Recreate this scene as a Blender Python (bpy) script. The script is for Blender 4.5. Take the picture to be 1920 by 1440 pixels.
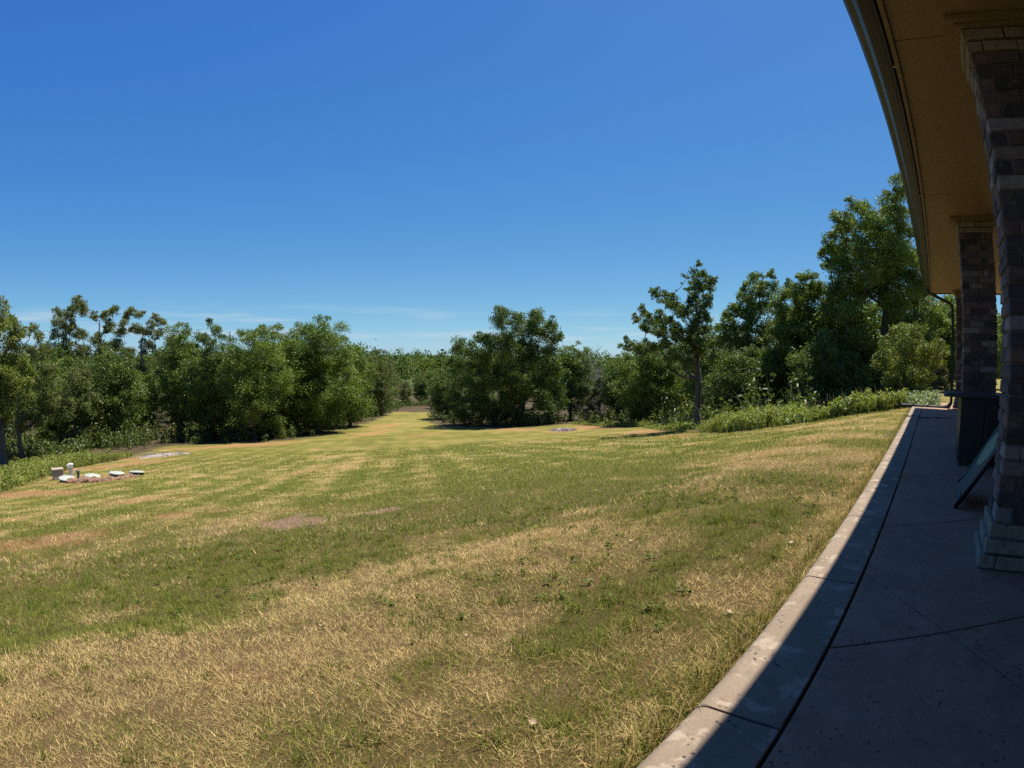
import bpy, bmesh, math, random
import numpy as np
from mathutils import Matrix, Vector

for o in list(bpy.data.objects):
    bpy.data.objects.remove(o)
scene = bpy.context.scene
C = scene.collection

# ------------------------------------------------------------------ camera
EYE = (0.0, 0.0, 0.95)
AZ, PITCH, ROLL = 0.7564, -0.0497, 0.012
cam = bpy.data.cameras.new('camera')
cam.type = 'PANO'
pc = cam if hasattr(cam, 'panorama_type') else cam.cycles
pc.panorama_type = 'FISHEYE_LENS_POLYNOMIAL'
cam.sensor_fit = 'HORIZONTAL'
cam.sensor_width, cam.sensor_height = 36.0, 27.0
pc.fisheye_fov = math.radians(175)
pc.fisheye_polynomial_k0 = 0.0
pc.fisheye_polynomial_k1 = -0.9605 / 18.75
pc.fisheye_polynomial_k2 = 0.0
pc.fisheye_polynomial_k3 = 0.0
pc.fisheye_polynomial_k4 = 0.0
cam.clip_start, cam.clip_end = 0.02, 6000
cam_o = bpy.data.objects.new('camera', cam)
cam_o.matrix_world = (Matrix.Translation(EYE) @ Matrix.Rotation(AZ, 4, 'Z')
                      @ Matrix.Rotation(math.pi / 2 + PITCH, 4, 'X') @ Matrix.Rotation(ROLL, 4, 'Z'))
C.objects.link(cam_o)
scene.camera = cam_o

# ------------------------------------------------------------------ sky, sun, exposure
SUN = Vector((0.057, 0.40, 1.0)).normalized()
SUN_EL = math.asin(SUN.z)
SUN_AZ = math.atan2(SUN.x, SUN.y)
world = bpy.data.worlds.new('World')
scene.world = world
world.use_nodes = True
wt = world.node_tree
wt.nodes.clear()
def wn(t, **k):
    n = wt.nodes.new(t)
    for a, b in k.items():
        setattr(n, a, b)
    return n
sky = wn('ShaderNodeTexSky', sky_type='NISHITA', sun_disc=False, sun_elevation=SUN_EL, sun_rotation=SUN_AZ,
         altitude=350.0, air_density=0.6, dust_density=0.35, ozone_density=3.0)
# camera-like colour response for the whole sky: deeper blue, softer horizon
SKY_K = 0.12
ssep = wn('ShaderNodeSeparateColor'); scom = wn('ShaderNodeCombineColor')
wt.links.new(sky.outputs[0], ssep.inputs[0])
for ch, (gain, gam, ref) in enumerate(((0.162, 1.12, 0.43), (0.328, 0.78, 0.64), (0.445, 0.28, 0.86))):
    m1 = wn('ShaderNodeMath', operation='MULTIPLY'); m1.inputs[1].default_value = SKY_K / ref
    m2 = wn('ShaderNodeMath', operation='POWER'); m2.inputs[1].default_value = gam
    m3 = wn('ShaderNodeMath', operation='MULTIPLY'); m3.inputs[1].default_value = gain / SKY_K
    wt.links.new(ssep.outputs[ch], m1.inputs[0]); wt.links.new(m1.outputs[0], m2.inputs[0])
    wt.links.new(m2.outputs[0], m3.inputs[0]); wt.links.new(m3.outputs[0], scom.inputs[ch])
tc = wn('ShaderNodeTexCoord')
sep = wn('ShaderNodeSeparateXYZ')
wt.links.new(tc.outputs['Generated'], sep.inputs[0])
mp = wn('ShaderNodeMapping')
mp.inputs['Scale'].default_value = (2.6, 2.6, 40.0)
wt.links.new(tc.outputs['Generated'], mp.inputs[0])
cn = wn('ShaderNodeTexNoise')
cn.inputs['Scale'].default_value = 1.6
cn.inputs['Detail'].default_value = 6.0
cn.inputs['Roughness'].default_value = 0.55
wt.links.new(mp.outputs[0], cn.inputs['Vector'])
cr = wn('ShaderNodeValToRGB')
cr.color_ramp.elements[0].position, cr.color_ramp.elements[1].position = 0.49, 0.64
wt.links.new(cn.outputs[0], cr.inputs[0])
band = wn('ShaderNodeValToRGB')     # thin cirrus streaks only low above the horizon
e = band.color_ramp.elements
e[0].position, e[0].color = 0.012, (0, 0, 0, 1)
e[1].position, e[1].color = 0.034, (1, 1, 1, 1)
e2 = e.new(0.052); e2.color = (1, 1, 1, 1)
e3 = e.new(0.095); e3.color = (0, 0, 0, 1)
wt.links.new(sep.outputs[2], band.inputs[0])
mul = wn('ShaderNodeMath', operation='MULTIPLY')
wt.links.new(cr.outputs[0], mul.inputs[0]); wt.links.new(band.outputs[0], mul.inputs[1])
mul2 = wn('ShaderNodeMath', operation='MULTIPLY')
wt.links.new(mul.outputs[0], mul2.inputs[0]); mul2.inputs[1].default_value = 0.75
cmix = wn('ShaderNodeMix', data_type='RGBA')
wt.links.new(mul2.outputs[0], cmix.inputs[0])
wt.links.new(scom.outputs[0], cmix.inputs[6])
cmix.inputs[7].default_value = (2.55, 3.2, 3.75, 1)
bg = wn('ShaderNodeBackground')
bg.inputs['Strength'].default_value = SKY_K
wt.links.new(cmix.outputs[2], bg.inputs['Color'])
wo = wn('ShaderNodeOutputWorld')
wt.links.new(bg.outputs[0], wo.inputs[0])

sl = bpy.data.lights.new('sun', 'SUN')
sl.energy, sl.angle, sl.color = 5.0, math.radians(0.53), (1.0, 0.93, 0.80)
sun_o = bpy.data.objects.new('sun', sl)
sun_o.rotation_euler = SUN.to_track_quat('Z', 'Y').to_euler()
sun_o.location = (0, 0, 60)
C.objects.link(sun_o)

vs = scene.view_settings
vs.view_transform, vs.look, vs.exposure, vs.gamma = 'Standard', 'None', 0.8, 1.0
vs.use_curve_mapping = False
scene.cycles.use_denoising = False
scene.cycles.use_adaptive_sampling = False
scene.cycles.max_bounces = 6
scene.cycles.transparent_max_bounces = 8

# ------------------------------------------------------------------ helpers
rng = np.random.default_rng(7)
random.seed(7)

def tag(o, label=None, cat=None, group=None, kind=None):
    if label: o['label'] = label
    if cat: o['category'] = cat
    if group: o['group'] = group
    if kind or cat: o['kind'] = kind or 'thing'
    return o

def empty(name, loc=(0, 0, 0), rz=0.0):
    o = bpy.data.objects.new(name, None)
    o.location = loc
    o.rotation_euler = (0, 0, rz)
    o.empty_display_size = 0.2
    C.objects.link(o)
    return o

def link(name, me, parent=None, loc=None, rot=None):
    o = bpy.data.objects.new(name, me)
    if loc is not None: o.location = loc
    if rot is not None: o.rotation_euler = rot
    C.objects.link(o)
    if parent is not None: o.parent = parent
    return o

def copy_tree(root, **kw):
    r = root.copy(); C.objects.link(r)
    for k, v in kw.items(): setattr(r, k, v)
    for ch in root.children:
        c = ch.copy(); C.objects.link(c); c.parent = r
        for g in ch.children:
            d = g.copy(); C.objects.link(d); d.parent = c
    return r

def mesh_np(name, V, F, mat=None, col=None, smooth=False, attrs=None):
    """mesh from numpy: V (n,3), F (m,3) or (m,4); col (n,3) becomes the point colour 'Col'."""
    me = bpy.data.meshes.new(name)
    V = np.ascontiguousarray(V, dtype=np.float32); F = np.ascontiguousarray(F, dtype=np.int32)
    k = F.shape[1]
    me.vertices.add(len(V)); me.vertices.foreach_set('co', V.ravel())
    me.loops.add(F.size); me.loops.foreach_set('vertex_index', F.ravel())
    me.polygons.add(len(F))
    me.polygons.foreach_set('loop_start', np.arange(0, F.size, k, dtype=np.int32))
    me.polygons.foreach_set('loop_total', np.full(len(F), k, dtype=np.int32))
    if smooth: me.polygons.foreach_set('use_smooth', np.ones(len(F), dtype=bool))
    me.update(calc_edges=True)
    if col is not None:
        a = me.attributes.new('Col', 'FLOAT_COLOR', 'POINT')
        c4 = np.ones((len(V), 4), dtype=np.float32); c4[:, :3] = col
        a.data.foreach_set('color', c4.ravel())
    for nm, arr in (attrs or {}).items():
        a = me.attributes.new(nm, 'FLOAT', 'POINT')
        a.data.foreach_set('value', np.ascontiguousarray(arr, dtype=np.float32))
    if mat: me.materials.append(mat)
    return me

def mesh_bm(name, bm, mat=None, smooth=False):
    me = bpy.data.meshes.new(name)
    bmesh.ops.recalc_face_normals(bm, faces=bm.faces)
    bm.to_mesh(me); bm.free()
    if smooth:
        for p in me.polygons: p.use_smooth = True
    if mat: me.materials.append(mat)
    return me

def add_box(bm, x0, x1, y0, y1, z0, z1):
    v = [bm.verts.new((x, y, z)) for z in (z0, z1) for y in (y0, y1) for x in (x0, x1)]
    for f in ((0, 2, 3, 1), (4, 5, 7, 6), (0, 1, 5, 4), (2, 6, 7, 3), (0, 4, 6, 2), (1, 3, 7, 5)):
        bm.faces.new([v[i] for i in f])
    return v

def box_mesh(name, x0, x1, y0, y1, z0, z1, mat, bevel=0.0):
    bm = bmesh.new(); add_box(bm, x0, x1, y0, y1, z0, z1)
    if bevel:
        bmesh.ops.bevel(bm, geom=bm.edges[:], offset=bevel, segments=2, affect='EDGES')
    return mesh_bm(name, bm, mat)

def add_prism(bm, pts, axis, a0, a1):
    """closed 2-D outline extruded along an axis (0 x, 1 y, 2 z)."""
    def p3(p, a):
        q = [p[0], p[1]]; q.insert(axis, a); return q
    A = [bm.verts.new(p3(p, a0)) for p in pts]; B = [bm.verts.new(p3(p, a1)) for p in pts]
    n = len(pts)
    bm.faces.new(A); bm.faces.new(B[::-1])
    for i in range(n):
        bm.faces.new((A[i], B[i], B[(i + 1) % n], A[(i + 1) % n]))

def add_tube(bm, pts, rad, sides=8, cap=True):
    pts = [Vector(p) for p in pts]
    rings = []
    up = Vector((0, 0, 1))
    for i, p in enumerate(pts):
        t = (pts[min(i + 1, len(pts) - 1)] - pts[max(i - 1, 0)]).normalized()
        ref = up if abs(t.dot(up)) < 0.95 else Vector((1, 0, 0))
        b = t.cross(ref).normalized(); n = b.cross(t)
        r = rad[i] if isinstance(rad, (list, tuple)) else rad
        rings.append([bm.verts.new(p + (b * math.cos(a) + n * math.sin(a)) * r)
                      for a in [2 * math.pi * k / sides for k in range(sides)]])
    for r0, r1 in zip(rings, rings[1:]):
        for k in range(sides):
            bm.faces.new((r0[k], r0[(k + 1) % sides], r1[(k + 1) % sides], r1[k]))
    if cap:
        bm.faces.new(rings[0][::-1]); bm.faces.new(rings[-1])

def add_lathe(bm, prof, sides=24, centre=(0, 0)):
    rings = []
    for r, z in prof:
        if r < 1e-5: rings.append([bm.verts.new((centre[0], centre[1], z))])
        else: rings.append([bm.verts.new((centre[0] + r * math.cos(2 * math.pi * k / sides),
                                          centre[1] + r * math.sin(2 * math.pi * k / sides), z)) for k in range(sides)])
    for a, b in zip(rings, rings[1:]):
        for k in range(sides):
            k2 = (k + 1) % sides
            if len(a) == 1 and len(b) == 1: continue
            if len(a) == 1: bm.faces.new((a[0], b[k2], b[k]))
            elif len(b) == 1: bm.faces.new((a[k], a[k2], b[0]))
            else: bm.faces.new((a[k], a[k2], b[k2], b[k]))

def smooth_noise(x, y, seed):
    x = np.asarray(x, float); y = np.asarray(y, float)
    xi = np.floor(x).astype(np.int64); yi = np.floor(y).astype(np.int64)
    fx = x - xi; fy = y - yi
    fx = fx * fx * (3 - 2 * fx); fy = fy * fy * (3 - 2 * fy)
    def h(a, b):
        n = (a * 374761393 + b * 668265263 + seed * 1442695041) & 0xFFFFFFFF
        n = ((n ^ (n >> 13)) * 1274126177) & 0xFFFFFFFF
        return ((n ^ (n >> 16)) & 0xFFFF) / 65535.0
    return (h(xi, yi) * (1 - fx) + h(xi + 1, yi) * fx) * (1 - fy) + (h(xi, yi + 1) * (1 - fx) + h(xi + 1, yi + 1) * fx) * fy

def fbm(x, y, scale, seed, octaves=4):
    x = np.asarray(x, float) / scale; y = np.asarray(y, float) / scale
    s = 0; a = 0.5; t = 0
    for k in range(octaves):
        s = s + a * smooth_noise(x + 17.3 * k, y - 9.1 * k, seed + k); t += a
        x = x * 2.03; y = y * 2.03; a *= 0.5
    return s / t

def sstep(a, b, x):
    t = np.clip((np.asarray(x, float) - a) / (b - a), 0, 1)
    return t * t * (3 - 2 * t)

# ------------------------------------------------------------------ materials
def new_mat(name):
    m = bpy.data.materials.new(name); m.use_nodes = True
    nt = m.node_tree
    p = nt.nodes['Principled BSDF']
    return m, nt, p

def N(nt, t, **k):
    n = nt.nodes.new(t)
    for a, b in k.items():
        if a.startswith('i_'):
            n.inputs[a[2:].replace('_', ' ')].default_value = b
        else: setattr(n, a, b)
    return n

def noise_node(nt, vec, scale, detail=4, rough=0.6):
    n = N(nt, 'ShaderNodeTexNoise', i_Scale=scale, i_Detail=detail, i_Roughness=rough)
    if vec is not None: nt.links.new(vec, n.inputs['Vector'])
    return n

def ramp(nt, src, stops):
    r = N(nt, 'ShaderNodeValToRGB')
    el = r.color_ramp.elements
    while len(el) < len(stops): el.new(0.5)
    for q, (pos, c) in zip(el, stops):
        q.position = pos; q.color = (*c, 1) if len(c) == 3 else c
    nt.links.new(src, r.inputs[0])
    return r

def mixc(nt, fac, a, b, blend='MIX'):
    m = N(nt, 'ShaderNodeMix', data_type='RGBA', blend_type=blend)
    for src, i in ((fac, 0), (a, 6), (b, 7)):
        if isinstance(src, (int, float)): m.inputs[i].default_value = src
        elif isinstance(src, tuple): m.inputs[i].default_value = (*src, 1)
        else: nt.links.new(src, m.inputs[i])
    return m.outputs[2]

def bump(nt, p, h, strength, dist):
    b = N(nt, 'ShaderNodeBump', i_Strength=strength, i_Distance=dist)
    nt.links.new(h, b.inputs['Height']); nt.links.new(b.outputs[0], p.inputs['Normal'])

def plain(name, col, rough=0.6, var=0.25, scale=8.0, metal=0.0, bmp=0.0, bscale=60.0, spec=0.5):
    """single-colour material with a mottled tone and fine relief."""
    m, nt, p = new_mat(name)
    co = N(nt, 'ShaderNodeTexCoord').outputs['Object']
    n = noise_node(nt, co, scale, 5)
    lo = tuple(c * (1 - var) for c in col); hi = tuple(min(1, c * (1 + var)) for c in col)
    r = ramp(nt, n.outputs[0], [(0.3, lo), (0.7, hi)])
    nt.links.new(r.outputs[0], p.inputs['Base Color'])
    p.inputs['Roughness'].default_value = rough
    p.inputs['Metallic'].default_value = metal
    p.inputs['Specular IOR Level'].default_value = spec
    if bmp:
        n2 = noise_node(nt, co, bscale, 4)
        bump(nt, p, n2.outputs[0], bmp, 0.004)
    return m

def leaf_material(name, trans=0.32, rough=0.5, spec=0.28):
    m, nt, p = new_mat(name)
    at = N(nt, 'ShaderNodeAttribute', attribute_name='Col')
    nt.links.new(at.outputs['Color'], p.inputs['Base Color'])
    p.inputs['Roughness'].default_value = rough
    p.inputs['Specular IOR Level'].default_value = spec
    tr = N(nt, 'ShaderNodeBsdfTranslucent')
    tcol = mixc(nt, 1.0, at.outputs['Color'], (1.15, 1.25, 0.55), 'MULTIPLY')
    nt.links.new(tcol, tr.inputs['Color'])
    mx = N(nt, 'ShaderNodeMixShader'); mx.inputs[0].default_value = trans
    nt.links.new(p.outputs[0], mx.inputs[1]); nt.links.new(tr.outputs[0], mx.inputs[2])
    nt.links.new(mx.outputs[0], nt.nodes['Material Output'].inputs[0])
    return m

M_LEAF = leaf_material('leaf')
M_GRASS = leaf_material('grass_blade', 0.25, 0.7, 0.12)
M_WEED = leaf_material('weed_leaf', 0.35, 0.5, 0.4)

def bark_material(name, a, b):
    m, nt, p = new_mat(name)
    co = N(nt, 'ShaderNodeTexCoord').outputs['Object']
    mpn = N(nt, 'ShaderNodeMapping'); mpn.inputs['Scale'].default_value = (9, 9, 2.2)
    nt.links.new(co, mpn.inputs[0])
    n = noise_node(nt, mpn.outputs[0], 2.5, 6, 0.7)
    r = ramp(nt, n.outputs[0], [(0.35, a), (0.65, b)])
    nt.links.new(r.outputs[0], p.inputs['Base Color'])
    p.inputs['Roughness'].default_value = 0.9
    bump(nt, p, n.outputs[0], 0.8, 0.03)
    return m
M_BARK = bark_material('bark', (0.045, 0.035, 0.028), (0.15, 0.125, 0.10))
M_PALEBARK = bark_material('pale_bark', (0.12, 0.10, 0.085), (0.34, 0.30, 0.26))
M_DEAD = bark_material('dead_twig', (0.10, 0.09, 0.085), (0.24, 0.22, 0.21))

# concrete: mottled, with pale lichen-like blotches, dark specks and pits
def concrete(name, blotch, tint):
    m, nt, p = new_mat(name)
    geo = N(nt, 'ShaderNodeNewGeometry').outputs['Position']
    big = noise_node(nt, geo, 1.7, 6, 0.65)
    base = ramp(nt, big.outputs[0], [(0.30, (0.160, 0.122, 0.090)), (0.55, (0.206, 0.162, 0.122)), (0.75, (0.238, 0.192, 0.148))])
    fine = noise_node(nt, geo, 120, 4, 0.7)
    fr = ramp(nt, fine.outputs[0], [(0.3, (0.78, 0.78, 0.78)), (0.7, (1.15, 1.15, 1.15))])
    c = mixc(nt, 1.0, base.outputs[0], fr.outputs[0], 'MULTIPLY')
    bl = noise_node(nt, geo, 6.5, 8, 0.68)
    blr = ramp(nt, bl.outputs[0], [(0.53, (0, 0, 0)), (0.60, (1, 1, 1))])
    bm_ = N(nt, 'ShaderNodeMath', operation='MULTIPLY'); bm_.inputs[1].default_value = blotch
    nt.links.new(blr.outputs[0], bm_.inputs[0])
    c = mixc(nt, bm_.outputs[0], c, (0.30, 0.25, 0.20))
    dk = noise_node(nt, geo, 7.5, 8, 0.72)
    dkr = ramp(nt, dk.outputs[0], [(0.54, (0, 0, 0)), (0.68, (1, 1, 1))])
    dm = N(nt, 'ShaderNodeMath', operation='MULTIPLY'); dm.inputs[1].default_value = 0.6
    nt.links.new(dkr.outputs[0], dm.inputs[0])
    c = mixc(nt, dm.outputs[0], c, (0.085, 0.07, 0.055))
    vo = N(nt, 'ShaderNodeTexVoronoi', i_Scale=36.0)
    nt.links.new(geo, vo.inputs['Vector'])
    sel = noise_node(nt, geo, 7.0, 3)
    thr = N(nt, 'ShaderNodeMath', operation='MULTIPLY_ADD'); thr.inputs[1].default_value = 0.80; thr.inputs[2].default_value = -0.27
    nt.links.new(sel.outputs[0], thr.inputs[0])
    lt = N(nt, 'ShaderNodeMath', operation='LESS_THAN')
    nt.links.new(vo.outputs['Distance'], lt.inputs[0]); nt.links.new(thr.outputs[0], lt.inputs[1])
    c = mixc(nt, lt.outputs[0], c, (0.05, 0.045, 0.04))
    c = mixc(nt, 1.0, c, tint, 'MULTIPLY')
    nt.links.new(c, p.inputs['Base Color'])
    p.inputs['Roughness'].default_value = 0.85
    h = N(nt, 'ShaderNodeMath', operation='MULTIPLY_ADD'); h.inputs[1].default_value = -1.5
    nt.links.new(lt.outputs[0], h.inputs[0]); nt.links.new(fine.outputs[0], h.inputs[2])
    bump(nt, p, h.outputs[0], 0.5, 0.003)
    return m
M_CONC = concrete('patio_concrete', 0.25, (1.36, 1.04, 0.88))  # redder tint puts warm fill light into the colour of the shaded panels
M_EDGE = concrete('edge_concrete', 0.9, (1.08, 1.03, 0.97))
M_JOINT = plain('joint_filler', (0.03, 0.026, 0.022), 0.95)

def brick_material(name, stops, rough=0.9, smear=0.5):
    m, nt, p = new_mat(name)
    oi = N(nt, 'ShaderNodeObjectInfo').outputs['Random']
    base = ramp(nt, oi, stops)
    base.color_ramp.interpolation = 'CONSTANT'
    geo = N(nt, 'ShaderNodeNewGeometry').outputs['Position']
    n = noise_node(nt, geo, 22, 6, 0.7)
    r = ramp(nt, n.outputs[0], [(0.3, (0.55, 0.55, 0.55)), (0.7, (1.35, 1.35, 1.35))])
    c = mixc(nt, 1.0, base.outputs[0], r.outputs[0], 'MULTIPLY')
    n2 = noise_node(nt, geo, 14, 5, 0.75)
    r2 = ramp(nt, n2.outputs[0], [(0.56, (0, 0, 0)), (0.72, (1, 1, 1))])
    k = N(nt, 'ShaderNodeMath', operation='MULTIPLY'); k.inputs[1].default_value = smear
    nt.links.new(r2.outputs[0], k.inputs[0])
    c = mixc(nt, k.outputs[0], c, (0.27, 0.24, 0.22))
    nt.links.new(c, p.inputs['Base Color'])
    p.inputs['Roughness'].default_value = rough
    bump(nt, p, n.outputs[0], 0.7, 0.006)
    return m
M_BRICK = brick_material('tumbled_brick', [(0.0, (0.094, 0.068, 0.058)), (0.25, (0.130, 0.083, 0.065)), (0.42, (0.061, 0.050, 0.047)),
                                           (0.62, (0.166, 0.130, 0.112)), (0.75, (0.040, 0.035, 0.033)), (0.88, (0.209, 0.180, 0.158))])
M_CREAM = brick_material('cream_brick', [(0.0, (0.228, 0.192, 0.140)), (0.35, (0.207, 0.176, 0.130)), (0.7, (0.243, 0.207, 0.156))], 0.85, 0.12)
M_MORTAR = plain('mortar', (0.105, 0.09, 0.08), 0.95, 0.3, 20, bmp=0.6)
M_SOFFIT = plain('soffit_paint', (0.235, 0.165, 0.085), 0.6, 0.06, 1.2, bmp=0.1, bscale=30)
M_TRIM = plain('trim_paint', (0.21, 0.145, 0.075), 0.6, 0.1, 3.0)
M_GUTTER = plain('gutter_metal', (0.024, 0.021, 0.019), 0.4, 0.12, 2.0, 0.0)
M_SHINGLE = plain('shingle', (0.12, 0.10, 0.09), 0.95, 0.35, 14, bmp=0.6, bscale=80)
M_BLACK = plain('black_enamel', (0.012, 0.012, 0.013), 0.45, 0.2, 5)
M_BLACKTOP = plain('black_top', (0.03, 0.03, 0.033), 0.5, 0.3, 9, bmp=0.15)
M_PLASTIC = plain('black_plastic', (0.02, 0.02, 0.02), 0.5, 0.3, 12)
M_BOARD = plain('pale_board', (0.050, 0.037, 0.033), 0.6, 0.08, 3)
M_OVAL = plain('green_oval', (0.17, 0.22, 0.11), 0.55, 0.06, 4)
M_LID = plain('pale_green_lid', (0.345, 0.365, 0.31), 0.55, 0.10, 3, bmp=0.1)
M_RISER = plain('riser', (0.10, 0.13, 0.11), 0.7, 0.2, 6)
M_BOX = plain('beige_box', (0.34, 0.28, 0.235), 0.7, 0.12, 4)
M_WHITE = plain('white_pipe', (0.72, 0.70, 0.66), 0.5, 0.06, 4)
M_ROCK = plain('red_rock', (0.20, 0.118, 0.075), 0.95, 0.6, 2.2, bmp=0.8, bscale=15)
M_ASH = plain('ash', (0.27, 0.225, 0.195), 0.95, 0.25, 3, bmp=0.6, bscale=14)
M_DRYLEAF = plain('dry_leaf', (0.36, 0.26, 0.17), 0.8, 0.3, 30)
M_WALL = plain('house_brick_wall', (0.34, 0.20, 0.12), 0.9, 0.3, 9, bmp=0.5)  # out of view; warm tone set to bounce reddish light onto the patio
M_GLASSDARK = plain('window_glass', (0.02, 0.025, 0.03), 0.08, 0.05, 2)
M_FRAME = plain('window_frame', (0.45, 0.38, 0.29), 0.6, 0.08, 3)

# ------------------------------------------------------------------ terrain
SLAB_END = 14.3
def terrain(X, Y):
    X = np.asarray(X, float); Y = np.asarray(Y, float)
    u = np.maximum(0, -0.5 - X)
    a = .17 * u * np.minimum(1, .35 + u / 4.) + .08 * np.logaddexp(0, (Y - 9) / 2.) * np.clip(u / 6, 0, 1)
    z = -.07 - 7.5 * np.tanh(a / 7.5)
    r = np.hypot(X, Y)
    z = z - np.clip((r - 110) / 150, 0, 1) ** 2 * 5
    z = z + np.clip((r - 260) / 500, 0, 1) * 12 * (0.55 + 0.9 * fbm(X, Y, 160.0, 3, 3))
    return z

def tz(x, y):
    return float(terrain(np.array([x]), np.array([y]))[0])

LAWN = [(-10, -30), (-13, -10), (-15.9, -2.4), (-22.1, -1.4), (-28.8, .2), (-33.5, 3.9), (-41.0, 7.4), (-42.0, 9.3), (-40, 12.9),
        (-38.9, 17.7), (-44.3, 23.4), (-49.6, 28.8), (-54.2, 34.3), (-61.5, 41.2), (-64, 45), (-60.5, 48), (-57.5, 45.5), (-49.5, 38.4), (-41.9, 34.5),
        (-31.8, 36.5), (-31.8, 41), (-19.4, 33.7), (-8.8, 19.8), (-5.7, 16.6), (-3.7, 15.7), (-2, 14.3), (-.9, 14.3), (4, 14.3), (4, -30)]

def poly_sd(X, Y, P):
    """signed distance to a polygon, positive inside."""
    X = np.asarray(X, float); Y = np.asarray(Y, float)
    d = np.full(X.shape, 1e9); ins = np.zeros(X.shape, bool)
    n = len(P)
    for i in range(n):
        ax, ay = P[i]; bx, by = P[(i + 1) % n]
        ex, ey = bx - ax, by - ay
        t = np.clip(((X - ax) * ex + (Y - ay) * ey) / (ex * ex + ey * ey), 0, 1)
        d = np.minimum(d, np.hypot(X - ax - t * ex, Y - ay - t * ey))
        c = ((ay > Y) != (by > Y)) & (X < ex * (Y - ay) / (ey if ey else 1e-9) + ax)
        ins ^= c
    return np.where(ins, d, -d)

# patches the lawn really has: (x, y, half-length, half-width, turn, dryness change, clay)
PATCH = [(-7.2, -.6, 1.2, .5, 1.9, .3, .55), (-8.3, 1.5, .36, .28, 1.6, .2, 1.0), (-8.2, 2.3, .3, .25, 1.6, .3, .4), (-7.0, 3.1, .2, .25, 1.6, .2, .35),
         (-1.9, .56, .09, .08, 1.4, .1, .65), (-20.3, .2, 2.0, .6, 1.3, .3, .55), (-17.2, -2.2, 2.4, 1.0, 1.3, .2, .9), (-23.5, 1.5, 2.6, .8, 1.3, .3, .4),
         (-21.8, 12, 2.2, .6, 2.2, .9, 0), (-18.5, 13.3, 3.0, .7, 2.2, -.9, 0), (-20.8, 19, 3.5, .8, 2.2, -.8, 0), (-16.2, 9.2, 5, 1.0, 2.2, .5, .12),
         (-1.25, 1.83, .13, .20, .3, -1.5, 0), (-1.15, 2.25, .10, .16, .4, -1.4, 0), (-1.2, 3.9, .7, .25, 1.3, -.9, 0), (-.75, 2.9, .3, .1, 1.4, -.8, 0), (-1.1, 3.1, .5, .15, 1.3, -.7, 0),
         (-4.6, 3.8, 1.5, .8, 1.0, -.6, 0), (-3.9, 1.4, 1.0, .55, .9, -.7, 0), (-3.9, -.2, 1.4, .6, 1.2, -.6, 0), (-5.0, 1.0, .9, .5, .9, -.4, 0),
         (-2.6, 3.1, .9, .16, 1.25, .9, .2), (-2.9, 1.9, .9, .3, 1.0, .6, 0), (-2.2, .2, .9, .35, 1.2, .5, 0), (-6, 6.3, 2.5, 1.2, 1.0, -.4, 0),
         (-47.1, 31, 4.5, 1.0, 2.2, .3, .35), (-40.9, 25.9, 4.5, 1.0, 2.2, .3, .3), (-34.8, 27.1, 3, 1.0, 2.2, .2, .25),
         (-33.7, 5.5, 2.6, 1.0, 1.9, .5, .7), (-29, 3.0, 3.2, 1.1, 1.9, .4, .65), (-37.6, 11.3, 4.5, .9, 1.3, .5, .7), (-38.4, 15, 3.0, .7, 1.4, .5, .65),
         (-25.3, 32.4, 2.0, 1.4, 2.2, .5, .6), (-25, 36.5, 4.5, 1.3, 2.5, .4, .75), (-14.5, 26.5, 3.5, 1.3, 2.2, .4, .6), (-9.4, 18.6, 1.6, .7, 2.2, .3, .6),
         (-33, 34.6, 4.5, 1.0, 2.9, .4, .55), (-3.2, 13.2, 2.0, .7, 2.4, .4, .2), (-2.2, 8.2, 1.6, .5, 1.5, .3, .25), (-.62, 5.0, 2.6, .08, 1.57, .5, .25)]
MULCH = [(-5.8, 2.57, .44, .36, .6), (-5.43, 3.5, .13, .27, .3), (-6.35, 2.9, .10, .26, .3)]

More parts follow.
